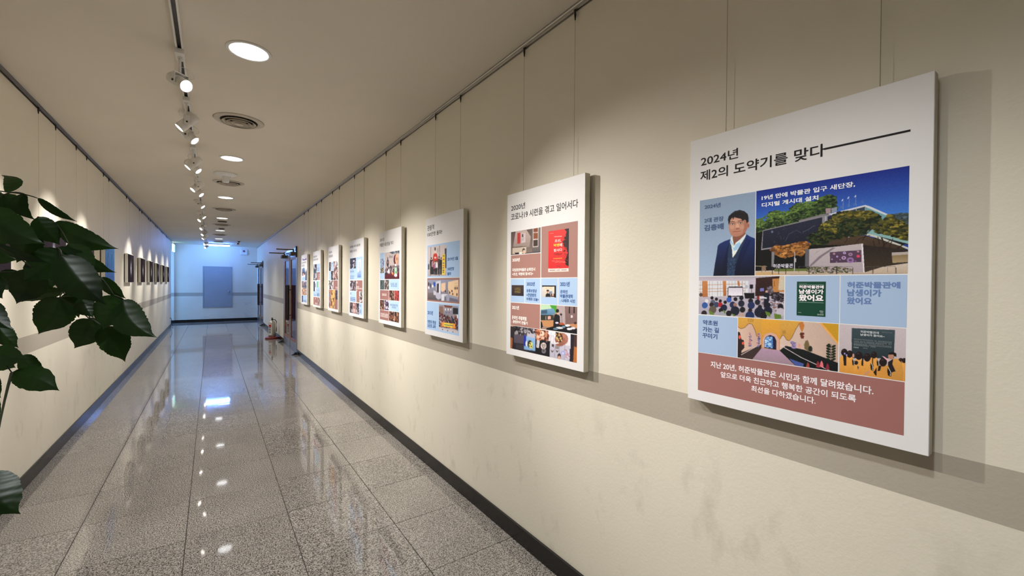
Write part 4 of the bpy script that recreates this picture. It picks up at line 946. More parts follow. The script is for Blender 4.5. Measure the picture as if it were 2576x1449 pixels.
orange = [(905, 1060), (960, 1012), (1060, 1020), (1180, 985), (1280, 975), (1320, 1000), (1270, 1080), (1230, 1130), (1180, 1110), (1060, 1145), (960, 1110)]
c.foliage(orange, go, 560, 7)
# white screen wall, purple mural, ground
c.poly([(1888, 1010), (2370, 1060), (2370, 1260), (2200, 1250), (1900, 1290)], (36, 28, 26), (60, 50, 40), tex=4); c.poly([(2190, 1110), (2365, 1100), (2365, 1190), (2200, 1200)], (124, 104, 74), (160, 142, 110)); c.poly([(2190, 1090), (2365, 1080), (2365, 1110), (2190, 1120)], (170, 160, 156))
c.poly([(918, 1080), (948, 1080), (944, 1240), (918, 1240)], (120, 120, 128)); c.poly([(1275, 1050), (1312, 1050), (1312, 1240), (1275, 1240)], (90, 90, 98))
c.poly([(1316, 1052), (1520, 1035), (1885, 992), (1905, 1310), (1316, 1300)], (178, 168, 172), (164, 152, 160), tex=2); c.poly([(1870, 994), (1885, 992), (1907, 1310), (1895, 1310)], (224, 216, 224))
c.poly([(1320, 1230), (1420, 1130), (1560, 1040), (1600, 1034), (1460, 1130), (1340, 1235)], (120, 110, 120)); c.poly([(1320, 1150), (1400, 1080), (1450, 1050), (1380, 1100)], (130, 120, 128))
c.poly([(1538, 1085), (1868, 1062), (1872, 1190), (1538, 1200)], (82, 62, 84), (74, 54, 76), tex=2)
for x, y, r1, cc in [(1582, 1102, 12, (190, 150, 160)), (1615, 1132, 11, (190, 170, 220)), (1692, 1093, 16, (188, 168, 214)), (1755, 1108, 22, (160, 126, 160)), (1835, 1078, 12, (205, 160, 170)), (1838, 1128, 20, (190, 60, 90)), (1755, 1170, 38, (138, 106, 158)), (1685, 1145, 24, (176, 146, 190)), (1645, 1165, 7, (180, 150, 190)), (1560, 1160, 9, (180, 150, 190)), (1610, 1190, 8, (170, 140, 180)), (1810, 1180, 7, (170, 140, 180))]:
    c.ell(x, y, r1, r1 * 0.8, cc); c.ell(x, y, r1 * 0.45, r1 * 0.35, (90, 66, 96) if r1 != 20 else (220, 70, 100))
c.poly([(745, 1285), (1230, 1270), (1320, 1295), (1905, 1300), (2100, 1240), (2370, 1200), (2370, 1330), (745, 1340)], (196, 184, 172), (180, 160, 140), tex=3); c.poly([(745, 1300), (900, 1296), (1100, 1330), (745, 1340)], (192, 158, 112)); c.poly([(950, 1262), (1300, 1258), (1310, 1285), (950, 1290)], (96, 108, 52)); c.foliage([(1290, 1245), (1640, 1240), (1780, 1270), (1780, 1300), (1320, 1310)], [(70, 78, 44), (52, 52, 36), (120, 104, 84), (150, 140, 130)], 200, 4)
c.poly([(1120, 1325), (1750, 1318), (2360, 1308), (2360, 1335), (1120, 1335)], (84, 66, 58)); c.poly([(745, 1228), (870, 1235), (870, 1240), (745, 1236)], (150, 140, 110))
for x in (928, 996, 1072, 1318, 1610, 1782, 1992, 2235): c.line([(x, 1250), (x, 1320)], 7, (40, 34, 34))
for x0_, x1_ in ((1210, 1420), (1420, 1640), (1640, 1780), (1910, 1990), (2000, 2140), (2150, 2235)): c.line([(x0_, 1238), (x1_, 1240)], 3, (90, 84, 84)); c.line([(x0_, 1238), (x0_, 1300)], 3, (90, 84, 84))
c.line([(1165, 1078), (1162, 1300)], 9, (176, 176, 182)); c.poly([(1168, 1150), (1180, 1150), (1180, 1190), (1168, 1190)], (170, 170, 178)); c.poly([(815, 1232), (855, 1225), (862, 1280), (812, 1284)], (130, 104, 88)); c.line([(816, 1280), (816, 1298)], 4, (60, 50, 46)); c.line([(856, 1276), (856, 1294)], 4, (60, 50, 46))
c.emit(0, 'building_photo', 3)
Q.text('19년 만에 박물관 입구 새단장,', ka1(1797, 328), ka1(803, 532), (226, 228, 240), 0.03); Q.text('디지털 게시대 설치', ka1(1408, 474), ka1(805, 606), (226, 228, 240), 0.03); Q.text('허준박물관', kb4(600, 1226), kb4(300, 1300), (206, 204, 220), 0.02)
# lecture hall
C_C = cs(kb2, (148, 110), (1530, 92), (1530, 800), (148, 715))
c = Canvas(Q, C_C, 190, kb2, (190, 180, 190), 5)
c.poly([(140, 90), (1540, 60), (1540, 180), (140, 175)], (166, 158, 172), (184, 176, 190)); c.poly([(150, 175), (960, 175), (960, 450), (150, 420)], (206, 208, 216)); c.poly([(950, 170), (1070, 130), (1070, 440), (950, 440)], (186, 178, 192))
for y in (235, 300, 345): c.line([(150, y + 10), (620, y - 4), (900, y - 10)], 7, (176, 120, 84))
for x in (175, 320, 370, 455, 500, 640, 690, 740, 850, 900): c.line([(x, 180), (x, 420)], 5, (146, 120, 108))
for x0_, x1_, y1_ in ((200, 290, 480), (535, 590, 420), (770, 806, 260)): c.poly([(x0_, 178), (x1_, 178), (x1_ + 8, y1_), (x0_ + 12, y1_)], (188, 122, 74), (160, 98, 58))
c.poly([(1070, 130), (1450, 100), (1450, 420), (1060, 440)], (52, 32, 30), (44, 28, 28)); c.poly([(1335, 145), (1450, 135), (1450, 330), (1530, 320), (1530, 355), (1345, 355)], (180, 124, 72)); c.poly([(1450, 100), (1530, 95), (1530, 325), (1430, 320)], (196, 184, 164)); c.line([(1365, 180), (1370, 260)], 8, (90, 50, 30))
c.poly([(150, 440), (620, 420), (1540, 420), (1540, 810), (150, 720)], (176, 168, 182), (160, 154, 170)); c.foliage([(1050, 450), (1530, 450), (1530, 680), (1150, 620)], [(150, 144, 160), (196, 190, 204), (110, 104, 118), (130, 90, 80)], 160, 5)
c.poly([(618, 285), (640, 270), (850, 265), (866, 285), (866, 430), (620, 430)], (26, 22, 28)); c.poly([(628, 288), (858, 284), (858, 412), (630, 420)], (202, 196, 210), (226, 220, 232)); c.poly([(975, 235), (1028, 235), (1028, 300), (975, 300)], (20, 18, 24)); c.line([(1003, 300), (1003, 420)], 5, (26, 22, 28)); c.poly([(880, 370), (1050, 370), (1050, 460), (900, 460)], (22, 20, 26))
c.ell(920, 270, 26, 30, (170, 174, 190)); c.poly([(1140, 295), (1200, 290), (1200, 340), (1140, 345)], (110, 110, 180)); c.foliage([(1270, 270), (1330, 260), (1340, 390), (1270, 390)], [(120, 110, 120), (80, 70, 80)], 60, 5); c.foliage([(1330, 380), (1530, 380), (1530, 510), (1340, 510)], [(50, 42, 50), (90, 84, 100), (30, 26, 32)], 120, 5)
c.ell(1245, 350, 20, 22, (196, 156, 140)); c.poly([(1200, 380), (1230, 366), (1262, 366), (1292, 390), (1290, 470), (1258, 600), (1200, 600), (1205, 470)], (26, 28, 44)); c.poly([(1120, 430), (1250, 440), (1250, 462), (1130, 456)], (206, 204, 214)); c.poly([(1090, 420), (1130, 415), (1130, 480), (1090, 480)], (130, 40, 36))
for x, y, r1, cc in [(185, 400, 30, (90, 66, 56)), (280, 500, 30, (210, 206, 208)), (250, 570, 48, (46, 84, 150)), (365, 450, 26, (26, 22, 26)), (380, 520, 40, (84, 88, 106)), (437, 470, 26, (26, 22, 26)), (440, 560, 44, (52, 62, 92)), (500, 500, 26, (28, 22, 26)), (500, 560, 38, (160, 36, 42)), (580, 520, 28, (26, 22, 26)), (560, 610, 54, (28, 34, 60)), (650, 440, 30, (28, 26, 34)), (640, 480, 42, (46, 86, 168)), (745, 470, 32, (24, 22, 30)), (840, 450, 36, (26, 30, 44)), (840, 540, 52, (34, 36, 52)), (360, 560, 36, (40, 30, 32)), (380, 640, 60, (88, 78, 70)), (700, 560, 50, (34, 44, 80)), (740, 560, 30, (150, 110, 96)), (740, 660, 74, (30, 34, 48)), (860, 640, 46, (30, 26, 30)), (990, 500, 40, (30, 26, 34)), (1000, 570, 58, (36, 46, 86)), (1140, 600, 36, (32, 30, 40)), (1130, 680, 80, (28, 32, 48)), (1280, 560, 34, (30, 28, 34)), (1270, 660, 72, (26, 30, 48)), (980, 660, 38, (160, 124, 110)), (985, 650, 34, (36, 30, 36)), (980, 740, 74, (30, 44, 84)), (510, 650, 36, (24, 22, 28)), (530, 720, 52, (150, 152, 164)), (640, 700, 46, (26, 24, 30)), (240, 700, 46, (36, 30, 36)), (850, 740, 54, (176, 150, 140)), (1200, 740, 56, (26, 24, 32)), (1470, 590, 46, (26, 24, 32)), (1470, 680, 68, (182, 176, 190)), (1100, 520, 44, (34, 34, 46))]: c.ell(x, y, r1, r1 * 1.05, cc, 12)
for pts in ([(1225, 660), (1310, 690), (1310, 760), (1240, 720)], [(1370, 700), (1480, 720), (1490, 780), (1380, 790)], [(540, 640), (585, 660), (580, 720)], [(310, 640), (400, 700), (400, 722), (330, 715)], [(680, 700), (740, 720), (740, 770)]): c.poly(pts, (92, 118, 44))
c.emit(0, 'lecture_photo', 4)
Q.rect(cs(kb2, (1547, 95), (2422, 85), (2420, 862), (1545, 803)), BLUE); Q.rect(cs(kb2, (1737, 185), (2203, 185), (2200, 757), (1735, 733)), (22, 66, 50), 1, 'green_bill')
Q.text('허준박물관에', kb2(2168, 247), kb2(1770, 296), WHT, 0.04, 3); Q.text('남생이가', kb2(2168, 312), kb2(1770, 384), WHT, 0.045, 3); Q.text('왔어요', kb2(2168, 398), kb2(1770, 498), WHT, 0.05, 3)
for y in (232, 514):
    u0, v0 = Q.uv(kb2(1768, y)); u1, _ = Q.uv(kb2(2170, y)); Q.rectuv(u0, v0, u1, v0 + 0.0009, (150, 180, 170), 3, 'printed_rule')
Q.bars(kb2(1900, 211), kb2(1770, 219), (130, 160, 150), 3, 14); Q.text('2024', kb2(2166, 656), kb2(2105, 672), (190, 205, 198), 0.01, 3); Q.bars(kb2(2168, 684), kb2(2120, 698), (190, 205, 198), 3, 4, 1); Q.bars(kb2(2175, 712), kb2(2070, 728), (190, 205, 198), 3, 7, 2); Q.bars(kb2(1815, 680), kb2(1762, 690), (160, 180, 170), 3, 6, 3)
Q.rect(cs(kb1, (1125, 40), (1607, 32), (1603, 417), (1125, 387)), BLUE)
for tx, r_, l_ in (('허준박물관에', (1556, 84), (1173, 130)), ('남생이가', (1421, 140), (1173, 189)), ('왔어요', (1353, 199), (1173, 247))): Q.text(tx, kb1(*r_), kb1(*l_), (98, 124, 172), 0.04)
Q.rect(cs(kb3, (105, 60), (557, 93), (557, 549), (105, 493)), BLUE)
for tx, r_, l_ in (('약초원', (460, 824), (219, 888)), ('가는 길', (482, 938), (218, 998)), ('꾸미기', (458, 1040), (215, 1100))): Q.text(tx, kb2(*r_), kb2(*l_), NAVY, 0.03)
# painted corridor to the herb garden
c = Canvas(Q, cs(kb3, (565, 95), (1724, 153), (1722, 713), (565, 553)), 210, kb3, (200, 160, 90), 6)
c.poly([(560, 80), (1730, 140), (1730, 720), (560, 560)], (206, 156, 70), (170, 120, 60), tex=3); c.poly([(840, 100), (1040, 105), (1060, 440), (840, 440)], (214, 158, 60), (196, 138, 60))
c.poly([(560, 200), (600, 222), (640, 210), (690, 160), (730, 165), (765, 240), (785, 310), (800, 310), (820, 260), (835, 300), (838, 450), (560, 560)], (206, 178, 160), (190, 156, 146), ax=0)
c.line([(560, 196), (600, 220), (640, 210), (690, 162), (730, 166), (765, 240), (785, 310)], 6, (120, 84, 48)); c.poly([(1052, 340), (1080, 295), (1100, 300), (1130, 350), (1160, 358), (1190, 320), (1230, 230), (1275, 150), (1330, 140), (1500, 150), (1722, 400), (1722, 640), (1052, 470)], (206, 182, 170), (186, 160, 146), ax=0)
c.line([(1052, 340), (1080, 295), (1100, 300), (1130, 350), (1160, 358), (1190, 320), (1230, 230), (1280, 148)], 6, (116, 82, 50)); c.poly([(1500, 150), (1530, 152), (1724, 380), (1724, 410)], (224, 160, 84)); c.poly([(1530, 152), (1724, 160), (1724, 375)], (190, 144, 40))
for x in (685, 705, 722, 738): c.line([(x, 105), (x + 3, 145)], 4, (110, 74, 40))
for x in (1082, 1092, 1103, 1112): c.line([(x, 235), (x + 1, 285)], 3, (120, 84, 48))
c.poly([(850, 430), (852, 340), (880, 285), (945, 262), (1005, 285), (1040, 340), (1045, 470), (1015, 462), (1015, 360), (990, 310), (940, 290), (895, 310), (872, 350), (872, 440)], (202, 160, 150)); c.poly([(872, 440), (872, 350), (895, 310), (940, 292), (990, 312), (1012, 360), (1012, 462)], (24, 30, 66), (30, 32, 60)); c.poly([(876, 432), (878, 345), (905, 310), (965, 312), (970, 445)], (130, 170, 216), (150, 184, 222)); c.line([(935, 300), (935, 440)], 4, (40, 60, 120)); c.foliage([(880, 340), (965, 330), (965, 440), (880, 430)], [(60, 100, 170), (190, 220, 240), (90, 140, 200)], 60, 4)
c.poly([(840, 440), (1050, 470), (1240, 650), (735, 575)], (170, 140, 166), (150, 128, 140)); c.poly([(735, 575), (640, 560), (560, 555), (560, 520), (840, 400), (840, 445)], (60, 46, 46)); c.poly([(1050, 470), (1100, 430), (1120, 415), (1330, 460), (1722, 610), (1722, 712), (1240, 650)], (26, 30, 32), (16, 20, 22), tex=4); c.poly([(1160, 560), (1330, 620), (1320, 660), (1240, 650)], (70, 86, 150)); c.line([(1060, 410), (1300, 550), (1640, 705)], 7, (206, 196, 200)); c.line([(565, 545), (835, 395)], 6, (206, 196, 200))
c.poly([(565, 255), (590, 262), (610, 345), (636, 350), (645, 440), (612, 475), (606, 540), (565, 552)], (46, 34, 34)); c.ell(588, 318, 14, 22, (220, 86, 66)); c.ell(627, 388, 12, 18, (216, 84, 66))
c.poly([(1275, 150), (1310, 138), (1332, 180), (1322, 220), (1305, 262), (1285, 222), (1272, 190)], (186, 116, 56)); c.foliage([(1288, 265), (1328, 270), (1320, 335), (1295, 330)], [(92, 48, 36), (120, 60, 40)], 30, 4)
for x, y in ((700, 330), (800, 330)): c.foliage([(x, y - 60), (x + 22, y - 50), (x + 26, y + 90), (x - 4, y + 100)], [(120, 110, 160), (96, 92, 120), (190, 120, 120)], 40, 4)
c.poly([(1330, 400), (1345, 360), (1370, 348), (1385, 380), (1392, 420), (1425, 440), (1424, 480), (1380, 480), (1335, 450)], (112, 96, 66)); c.ell(1402, 450, 24, 34, (40, 44, 36)); c.foliage([(1180, 365), (1220, 370), (1245, 420), (1230, 460), (1190, 430)], [(150, 130, 180), (110, 100, 140)], 50, 4); c.ell(1275, 415, 16, 26, (210, 150, 140))
for i_ in range(6):
    for s_ in (-1, 1): c.ell(1638 + s_ * 30, 420 + i_ * 30, 28, 13, (24, 34, 24), rot=-s_ * 0.4)
c.line([(1636, 395), (1640, 590)], 5, (24, 34, 24)); c.ell(1612, 408, 18, 20, (26, 36, 26))
for x, y, cc in ((1532, 610, (216, 110, 120)), (1490, 615, (140, 50, 60)), (1600, 640, (130, 40, 56)), (1375, 630, (150, 66, 56))): c.poly([(x - 22, y + 45), (x - 14, y), (x, y - 30), (x + 16, y), (x + 24, y + 50)], cc)
c.emit(0, 'painted_corridor_photo', 3)
# children before the green notice
c = Canvas(Q, cs(kb3, (1735, 163), (2497, 213), (2490, 822), (1733, 715)), 150, kb7, (190, 178, 184), 7)
c.poly([(-30, -20), (1600, 20), (1600, 1500), (-30, 1500)], (192, 180, 186), (176, 166, 172)); c.poly([(272, 55), (1305, 98), (1288, 780), (275, 780)], (58, 74, 82), (36, 48, 54), tex=2); c.line([(1306, 98), (1290, 640)], 8, (150, 152, 158))
def kid(x, y, r1, body, w_, back=(222, 160, 78)):
    c.poly([(x - w_, 1400), (x - w_ * 0.95, y + r1 * 1.5), (x - w_ * 0.5, y + r1 * 0.75), (x + w_ * 0.5, y + r1 * 0.75), (x + w_ * 0.95, y + r1 * 1.9), (x + w_, 1400)], back, (206, 142, 62), tex=3)
    c.poly([(x + w_ * 0.55, y + r1 * 1.2), (x + w_ * 1.05, y + r1 * 2.0), (x + w_ * 0.95, y + r1 * 3.3), (x + w_ * 0.6, y + r1 * 3.0), (x + w_ * 0.5, y + r1 * 2.0)], (30, 24, 26)); c.line([(x + w_ * 0.6, y + r1 * 1.25), (x + w_ * 0.92, y + r1 * 2.2), (x + w_ * 0.85, y + r1 * 3.1)], r1 * 0.12, (220, 214, 210))
    c.ell(x, y + r1 * 0.8, r1 * 0.4, r1 * 0.3, (176, 126, 104)); c.ell(x, y, r1 * 0.86, r1, (34, 26, 26)); c.ell(x - r1 * 0.2, y - r1 * 0.5, r1 * 0.35, r1 * 0.2, (58, 48, 46))
kid(100, 640, 90, 0, 110); kid(810, 700, 85, 0, 130); kid(1240, 710, 0.1, 0, 10)
kid(450, 720, 100, 0, 120); kid(230, 680, 88, 0, 120); c.ell(110, 670, 18, 22, (150, 150, 214)); c.ell(155, 708, 20, 22, (150, 150, 214)); c.poly([(70, 700), (150, 720), (150, 960), (95, 960)], (30, 24, 26)); c.ell(318, 720, 24, 50, (196, 146, 120))
kid(1450, 850, 80, 0, 90); c.ell(1480, 900, 40, 60, (150, 104, 86)); kid(1530, 830, 60, 0, 80)
c.poly([(1150, 1400), (1140, 900), (1250, 800), (1360, 780), (1480, 900), (1520, 1100), (1500, 1400)], (206, 150, 76), (190, 134, 64), tex=3); c.poly([(1145, 870), (1270, 790), (1250, 920), (1330, 1090), (1230, 1120), (1150, 960)], (34, 28, 34)); c.ell(1215, 730, 70, 76, (176, 128, 106)); c.poly([(1140, 690), (1180, 640), (1260, 625), (1340, 660), (1350, 740), (1290, 730), (1270, 690)], (26, 22, 24))
kid(650, 760, 100, 0, 150); c.poly([(530, 740), (560, 740), (556, 970), (512, 950)], (28, 22, 22)); c.poly([(765, 780), (790, 780), (790, 940), (770, 940)], (28, 22, 22)); kid(390, 890, 50, 0, 60)
kid(1030, 870, 108, 0, 200, (200, 142, 66)); c.poly([(925, 960), (990, 960), (960, 1080), (900, 1090)], (28, 22, 22)); c.poly([(880, 1000), (800, 1120), (860, 1200), (880, 1190)], (28, 22, 24)); c.poly([(560, 1180), (650, 1090), (720, 1100), (620, 1200)], (190, 138, 112)); c.poly([(990, 720), (1060, 740), (1160, 820), (1140, 850), (1040, 760)], (226, 170, 180))
c.emit(0, 'children_photo', 3)
Q.text('허준박물관에', None, (0.4727, 0.6030, 0.5090, 0.6096), (176, 182, 188), 0.03, 3); Q.text('남생이가 왔어요~', None, (0.4727, 0.6110, 0.5205, 0.6165), (206, 210, 214), 0.03, 3)
for i_, (xa_, xb_, y_) in enumerate(((320, 1240, 330), (320, 1235, 362), (320, 1050, 395), (320, 1235, 430), (320, 850, 462))):
    Q.bars(kb7(xb_, y_ + (xb_ - 320) * 0.055), kb7(xa_, y_ + 14), (128, 140, 146), 3, 34, i_)
Q.bars(kb7(755, 128), kb7(520, 140), (120, 132, 138), 3, 12, 8); Q.bars(kb7(1240, 155), kb7(1000, 158), (120, 132, 138), 3, 12, 9); Q.bars(kb7(445, 512), kb7(320, 528), (190, 196, 200), 3, 5, 7); Q.bars(kb7(655, 530), kb7(545, 545), (120, 132, 138), 3, 7, 6)
Q.rect(cs(kb1, (97, 605), (1598, 810), (1593, 1200), (97, 878)), BROWN)
Q.text('지난 20년, 허준박물관은 시민과 함께 달려왔습니다.', None, (0.0807, 0.7405, 0.5006, 0.7620), WHT, 0.022); Q.text('앞으로 더욱 친근하고 행복한 공간이 되도록', None, (0.1146, 0.7690, 0.4658, 0.7880), WHT, 0.022); Q.text('최선을 다하겠습니다.', None, (0.2097, 0.7945, 0.3780, 0.8135), WHT, 0.022)

# ======== board 2
Q = P[1]; c1 = crop(1270, 490, 6.586); c2 = crop(1270, 690, 6.038)
Q.text('2020년', c1(318, 122), c1(88, 272), INKK, 0.010, 1); Q.text('코로나19 시련을 겪고 일어서다', c1(1197, 80), c1(88, 430), INKK, 0.012, 1)
c = Canvas(Q, cs(c1, (90, 620), (583, 543), (583, 958), (92, 998)), 90, c1, (96, 84, 80), 9)
c.poly([(60, 520), (600, 520), (600, 1010), (60, 1010)], (84, 70, 66), (120, 104, 98)); c.poly([(170, 600), (350, 590), (420, 700), (400, 870), (130, 860)], (176, 158, 152), (140, 124, 118)); c.poly([(440, 560), (470, 555), (560, 545), (600, 540), (600, 960), (440, 950)], (116, 106, 106), (92, 84, 86))
c.poly([(197, 640), (248, 632), (246, 808), (200, 812)], (172, 44, 44)); c.poly([(262, 640), (330, 630), (330, 790), (265, 800)], (190, 176, 176)); c.poly([(275, 660), (296, 656), (296, 702), (275, 706)], (60, 44, 50));
for y in (720, 736, 750, 764): c.line([(270, y), (312, y - 3)], 4, (120, 108, 128))
c.poly([(453, 560), (545, 548), (545, 865), (453, 872)], (196, 184, 180))
for y0_, y1_, cc in ((566, 628, (120, 60, 40)), (642, 738, (124, 70, 44)), (756, 858, (58, 44, 40))): c.poly([(463, y0_), (535, y0_ - 8), (535, y1_ - 6), (463, y1_)], cc)
c.poly([(100, 870), (350, 850), (350, 860), (100, 880)], (70, 56, 50)); c.poly([(120, 880), (350, 860), (345, 980), (120, 990)], (184, 170, 156)); c.poly([(92, 985), (583, 945), (583, 965), (92, 1000)], (34, 26, 26)); c.poly([(160, 955), (240, 950), (240, 975), (165, 980)], (36, 30, 30)); c.ell(305, 920, 22, 34, (50, 36, 34)); c.ell(312, 945, 22, 34, (210, 176, 150)); c.ell(255, 965, 30, 16, (226, 220, 214))
c.emit(0, 'gallery_photo', 3)
Q.rect(cs(c1, (95, 1008), (587, 970), (587, 1380), (95, 1382)), (160, 118, 110)); Q.rect(cs(c1, (597, 540), (1197, 442), (1200, 1370), (600, 1380)), (160, 118, 110))
c = Canvas(Q, cs(c1, (713, 612), (1053, 567), (1053, 1280), (718, 1285)), 80, c1, (206, 44, 44), 10)
c.poly([(700, 540), (1070, 540), (1070, 1300), (700, 1300)], (210, 46, 44), (202, 40, 42)); edge = [(960, 560)]
for i_ in range(36):
    y = 575 + i_ * 17; edge.append((970 + 26 * math.sin(i_ * 0.35) + 22 * c.r.rand() + (i_ * 1.2 if i_ > 18 else 0), y))
c.poly(edge + [(1070, 1200), (1070, 540)], (34, 22, 24)); c.foliage([(940, 700), (1010, 700), (1040, 1150), (990, 1150)], [(120, 24, 26), (60, 20, 22), (34, 20, 22), (190, 40, 40)], 90, 3)
c.poly([(700, 1226), (1070, 1222), (1070, 1300), (700, 1300)], (236, 206, 200))
for y, xa_, xb_ in ((985, 805, 945), (1000, 820, 930)): c.line([(xa_, y), (xb_, y - 4)], 8, (120, 24, 26))
for y, xa_, xb_ in ((1095, 770, 910), (1110, 775, 990), (1124, 830, 1000)): c.line([(xa_, y), (xb_, y)], 5, (226, 120, 110))
c.line([(800, 1062), (945, 1056)], 12, (226, 150, 60)); c.line([(810, 705), (935, 697)], 12, (234, 160, 150)); c.line([(850, 1188), (920, 1186)], 10, (130, 60, 70)); c.line([(738, 1256), (835, 1254)], 9, (110, 80, 84)); c.line([(850, 1254), (910, 1252)], 7, (130, 100, 104)); c.line([(932, 1252), (1022, 1250)], 9, (110, 80, 84)); c.line([(738, 655), (765, 648), (800, 650)], 5, (236, 150, 140))
c.emit(1, 'red_bill', 2)
Q.text('조선,', c1(925, 737), c1(820, 800), (240, 226, 222), 0.012, 3); Q.text('역병', c1(896, 812), c1(800, 872), (232, 208, 60), 0.02, 3); Q.text('에', c1(942, 808), c1(902, 868), (240, 226, 222), 0.02, 3); Q.text('맞서다', c1(945, 892), c1(808, 955), (240, 226, 222), 0.012, 3)
W2 = (240, 228, 226)
Q.text('2020년', c1(243, 1042), c1(118, 1112), W2, 0.04); Q.text('국립중앙박물관 순회전시', c1(500, 1208), c1(118, 1274), W2, 0.035); Q.text('<조선, 역병에 맞서다>', c1(468, 1283), c1(118, 1344), W2, 0.035)
B2 = (166, 192, 224)
for q in (((90, 72), (296, 72), (300, 430), (90, 424)), ((310, 70), (537, 68), (537, 450), (310, 432)), ((552, 68), (803, 66), (803, 468), (552, 454)), ((813, 65), (1103, 62), (1103, 488), (813, 470))): Q.rect(cs(c2, *q), B2)
N2 = (64, 96, 150)
for tx, r_, l_ in (('2022년', (455, 118), (332, 178)), ('유튜브영상', (488, 230), (332, 278)), ('<전염병의', (476, 294), (332, 344)), ('어제와 오늘>', (522, 362), (332, 402)), ('2021년', (985, 118), (842, 188)), ('온라인', (956, 244), (845, 297)), ('박물관대학', (1038, 314), (845, 364)), (': 나태주 시인', (1070, 388), (845, 430))): Q.text(tx, c2(*r_), c2(*l_), N2, 0.04)
c = Canvas(Q, cs(c2, (103, 168), (287, 165), (287, 333), (103, 325)), 50, c2, (58, 46, 42), 11)
c.poly([(90, 150), (300, 150), (300, 345), (90, 345)], (66, 52, 48), (46, 38, 44), tex=8)
for y in (215, 238, 262, 278): c.line([(150, y), (240, y)], 7, (150, 130, 60))
c.emit(2, 'video_still', 6)
c = Canvas(Q, cs(c2, (568, 172), (780, 175), (780, 356), (568, 350)), 60, c2, (206, 196, 186), 12)
c.poly([(560, 160), (790, 160), (790, 200), (560, 200)], (40, 34, 34)); c.poly([(575, 195), (760, 195), (760, 345), (575, 345)], (214, 204, 190), (190, 186, 178)); c.poly([(755, 180), (790, 180), (790, 360), (755, 360)], (24, 22, 24)); c.poly([(675, 265), (720, 262), (720, 300), (675, 300)], (120, 130, 150)); c.poly([(700, 300), (755, 300), (755, 345), (700, 345)], (60, 44, 40)); c.poly([(718, 305), (745, 305), (745, 328), (718, 328)], (214, 160, 150))
c.poly([(622, 345), (628, 305), (650, 290), (690, 300), (700, 345)], (30, 28, 34)); c.ell(655, 268, 16, 22, (196, 150, 130)); c.ell(655, 252, 19, 14, (60, 40, 34)); c.line([(620, 218), (720, 216)], 6, (220, 170, 80)); c.emit(2, 'video_still', 4)
Q.rect(cs(c2, (93, 432), (540, 462), (540, 830), (93, 778)), (160, 118, 110))
for tx, r_, l_ in (('2021년', (219, 480), (112, 532)), ('온라인 주말체험', (336, 650), (113, 684)), (': 총명쿠키 만들기', (354, 724), (113, 742))): Q.text(tx, c2(*r_), c2(*l_), W2, 0.04)
c = Canvas(Q, cs(c2, (550, 465), (1105, 496), (1105, 912), (552, 832)), 110, c2, (190, 170, 160), 13)
c.poly([(540, 450), (1120, 450), (1120, 920), (540, 920)], (176, 150, 140), (150, 122, 108)); c.poly([(540, 450), (780, 460), (780, 570), (540, 600)], (176, 206, 170), (190, 214, 190)); c.poly([(680, 460), (790, 470), (790, 600), (740, 560)], (70, 150, 50)); c.poly([(552, 545), (740, 525), (770, 570), (768, 610), (700, 625), (552, 620)], (110, 150, 184), (80, 120, 150)); c.poly([(560, 556), (650, 546), (650, 600), (560, 605)], (60, 84, 104))
c.poly([(552, 620), (750, 625), (750, 700), (552, 700)], (52, 52, 44)); c.poly([(660, 640), (706, 640), (706, 685), (660, 690)], (220, 160, 150)); c.line([(632, 640), (632, 695)], 5, (200, 200, 200)); c.poly([(552, 705), (750, 705), (750, 800), (700, 810), (580, 780)], (186, 134, 90)); c.poly([(552, 710), (575, 730), (590, 800), (552, 830)], (28, 24, 28))
c.poly([(800, 480), (920, 490), (920, 760), (840, 740)], (170, 154, 156)); c.poly([(915, 492), (1110, 500), (1110, 780), (930, 760)], (128, 104, 102), (116, 92, 90))
for x in (985, 1055): c.poly([(x - 10, 500), (x + 10, 500), (x + 10, 600), (x - 10, 600)], (50, 36, 36))
c.poly([(1005, 628), (1035, 628), (1035, 665), (1005, 665)], (210, 200, 204)); c.poly([(950, 760), (1110, 750), (1110, 820), (1000, 790)], (186, 130, 92)); c.poly([(640, 820), (860, 760), (1000, 790), (1110, 830), (1110, 920), (640, 850)], (22, 20, 26), tex=3)
c.poly([(745, 800), (750, 680), (760, 620), (800, 600), (840, 640), (850, 800)], (26, 24, 30)); c.ell(808, 590, 18, 28, (206, 160, 140)); c.ell(805, 562, 24, 28, (26, 22, 26)); c.ell(800, 740, 26, 14, (206, 200, 220)); c.line([(870, 600), (872, 740)], 5, (60, 56, 70)); c.ell(860, 615, 16, 16, (30, 28, 34))
for x, y, w_, cc in [(840, 815, 60, (206, 206, 214)), (900, 800, 30, (110, 140, 160)), (780, 830, 40, (90, 120, 140)), (960, 780, 40, (226, 224, 232)), (990, 830, 44, (226, 224, 232)), (1040, 820, 40, (216, 214, 226)), (870, 755, 40, (170, 80, 50)), (1075, 745, 22, (60, 40, 40))]: c.ell(x, y, w_, 18, cc, 8)
c.emit(0, 'workshop_photo', 3)
c = Canvas(Q, cs(c2, (93, 782), (1105, 920), (1107, 1345), (93, 1128)), 170, c2, (44, 38, 44), 14)
c.poly([(80, 770), (1120, 900), (1120, 1400), (80, 1200)], (46, 40, 46), (34, 30, 36), tex=4); c.poly([(92, 780), (155, 790), (155, 800), (92, 795)], (206, 160, 130)); c.poly([(95, 960), (130, 970), (125, 1130), (95, 1125)], (150, 92, 56)); c.poly([(1050, 900), (1110, 905), (1108, 1345), (1050, 1330)], (72, 48, 44)); c.poly([(1060, 1100), (1108, 1110), (1108, 1345), (1050, 1330)], (176, 106, 56)); c.poly([(1005, 905), (1060, 912), (1050, 1330), (995, 1320)], (38, 34, 44))
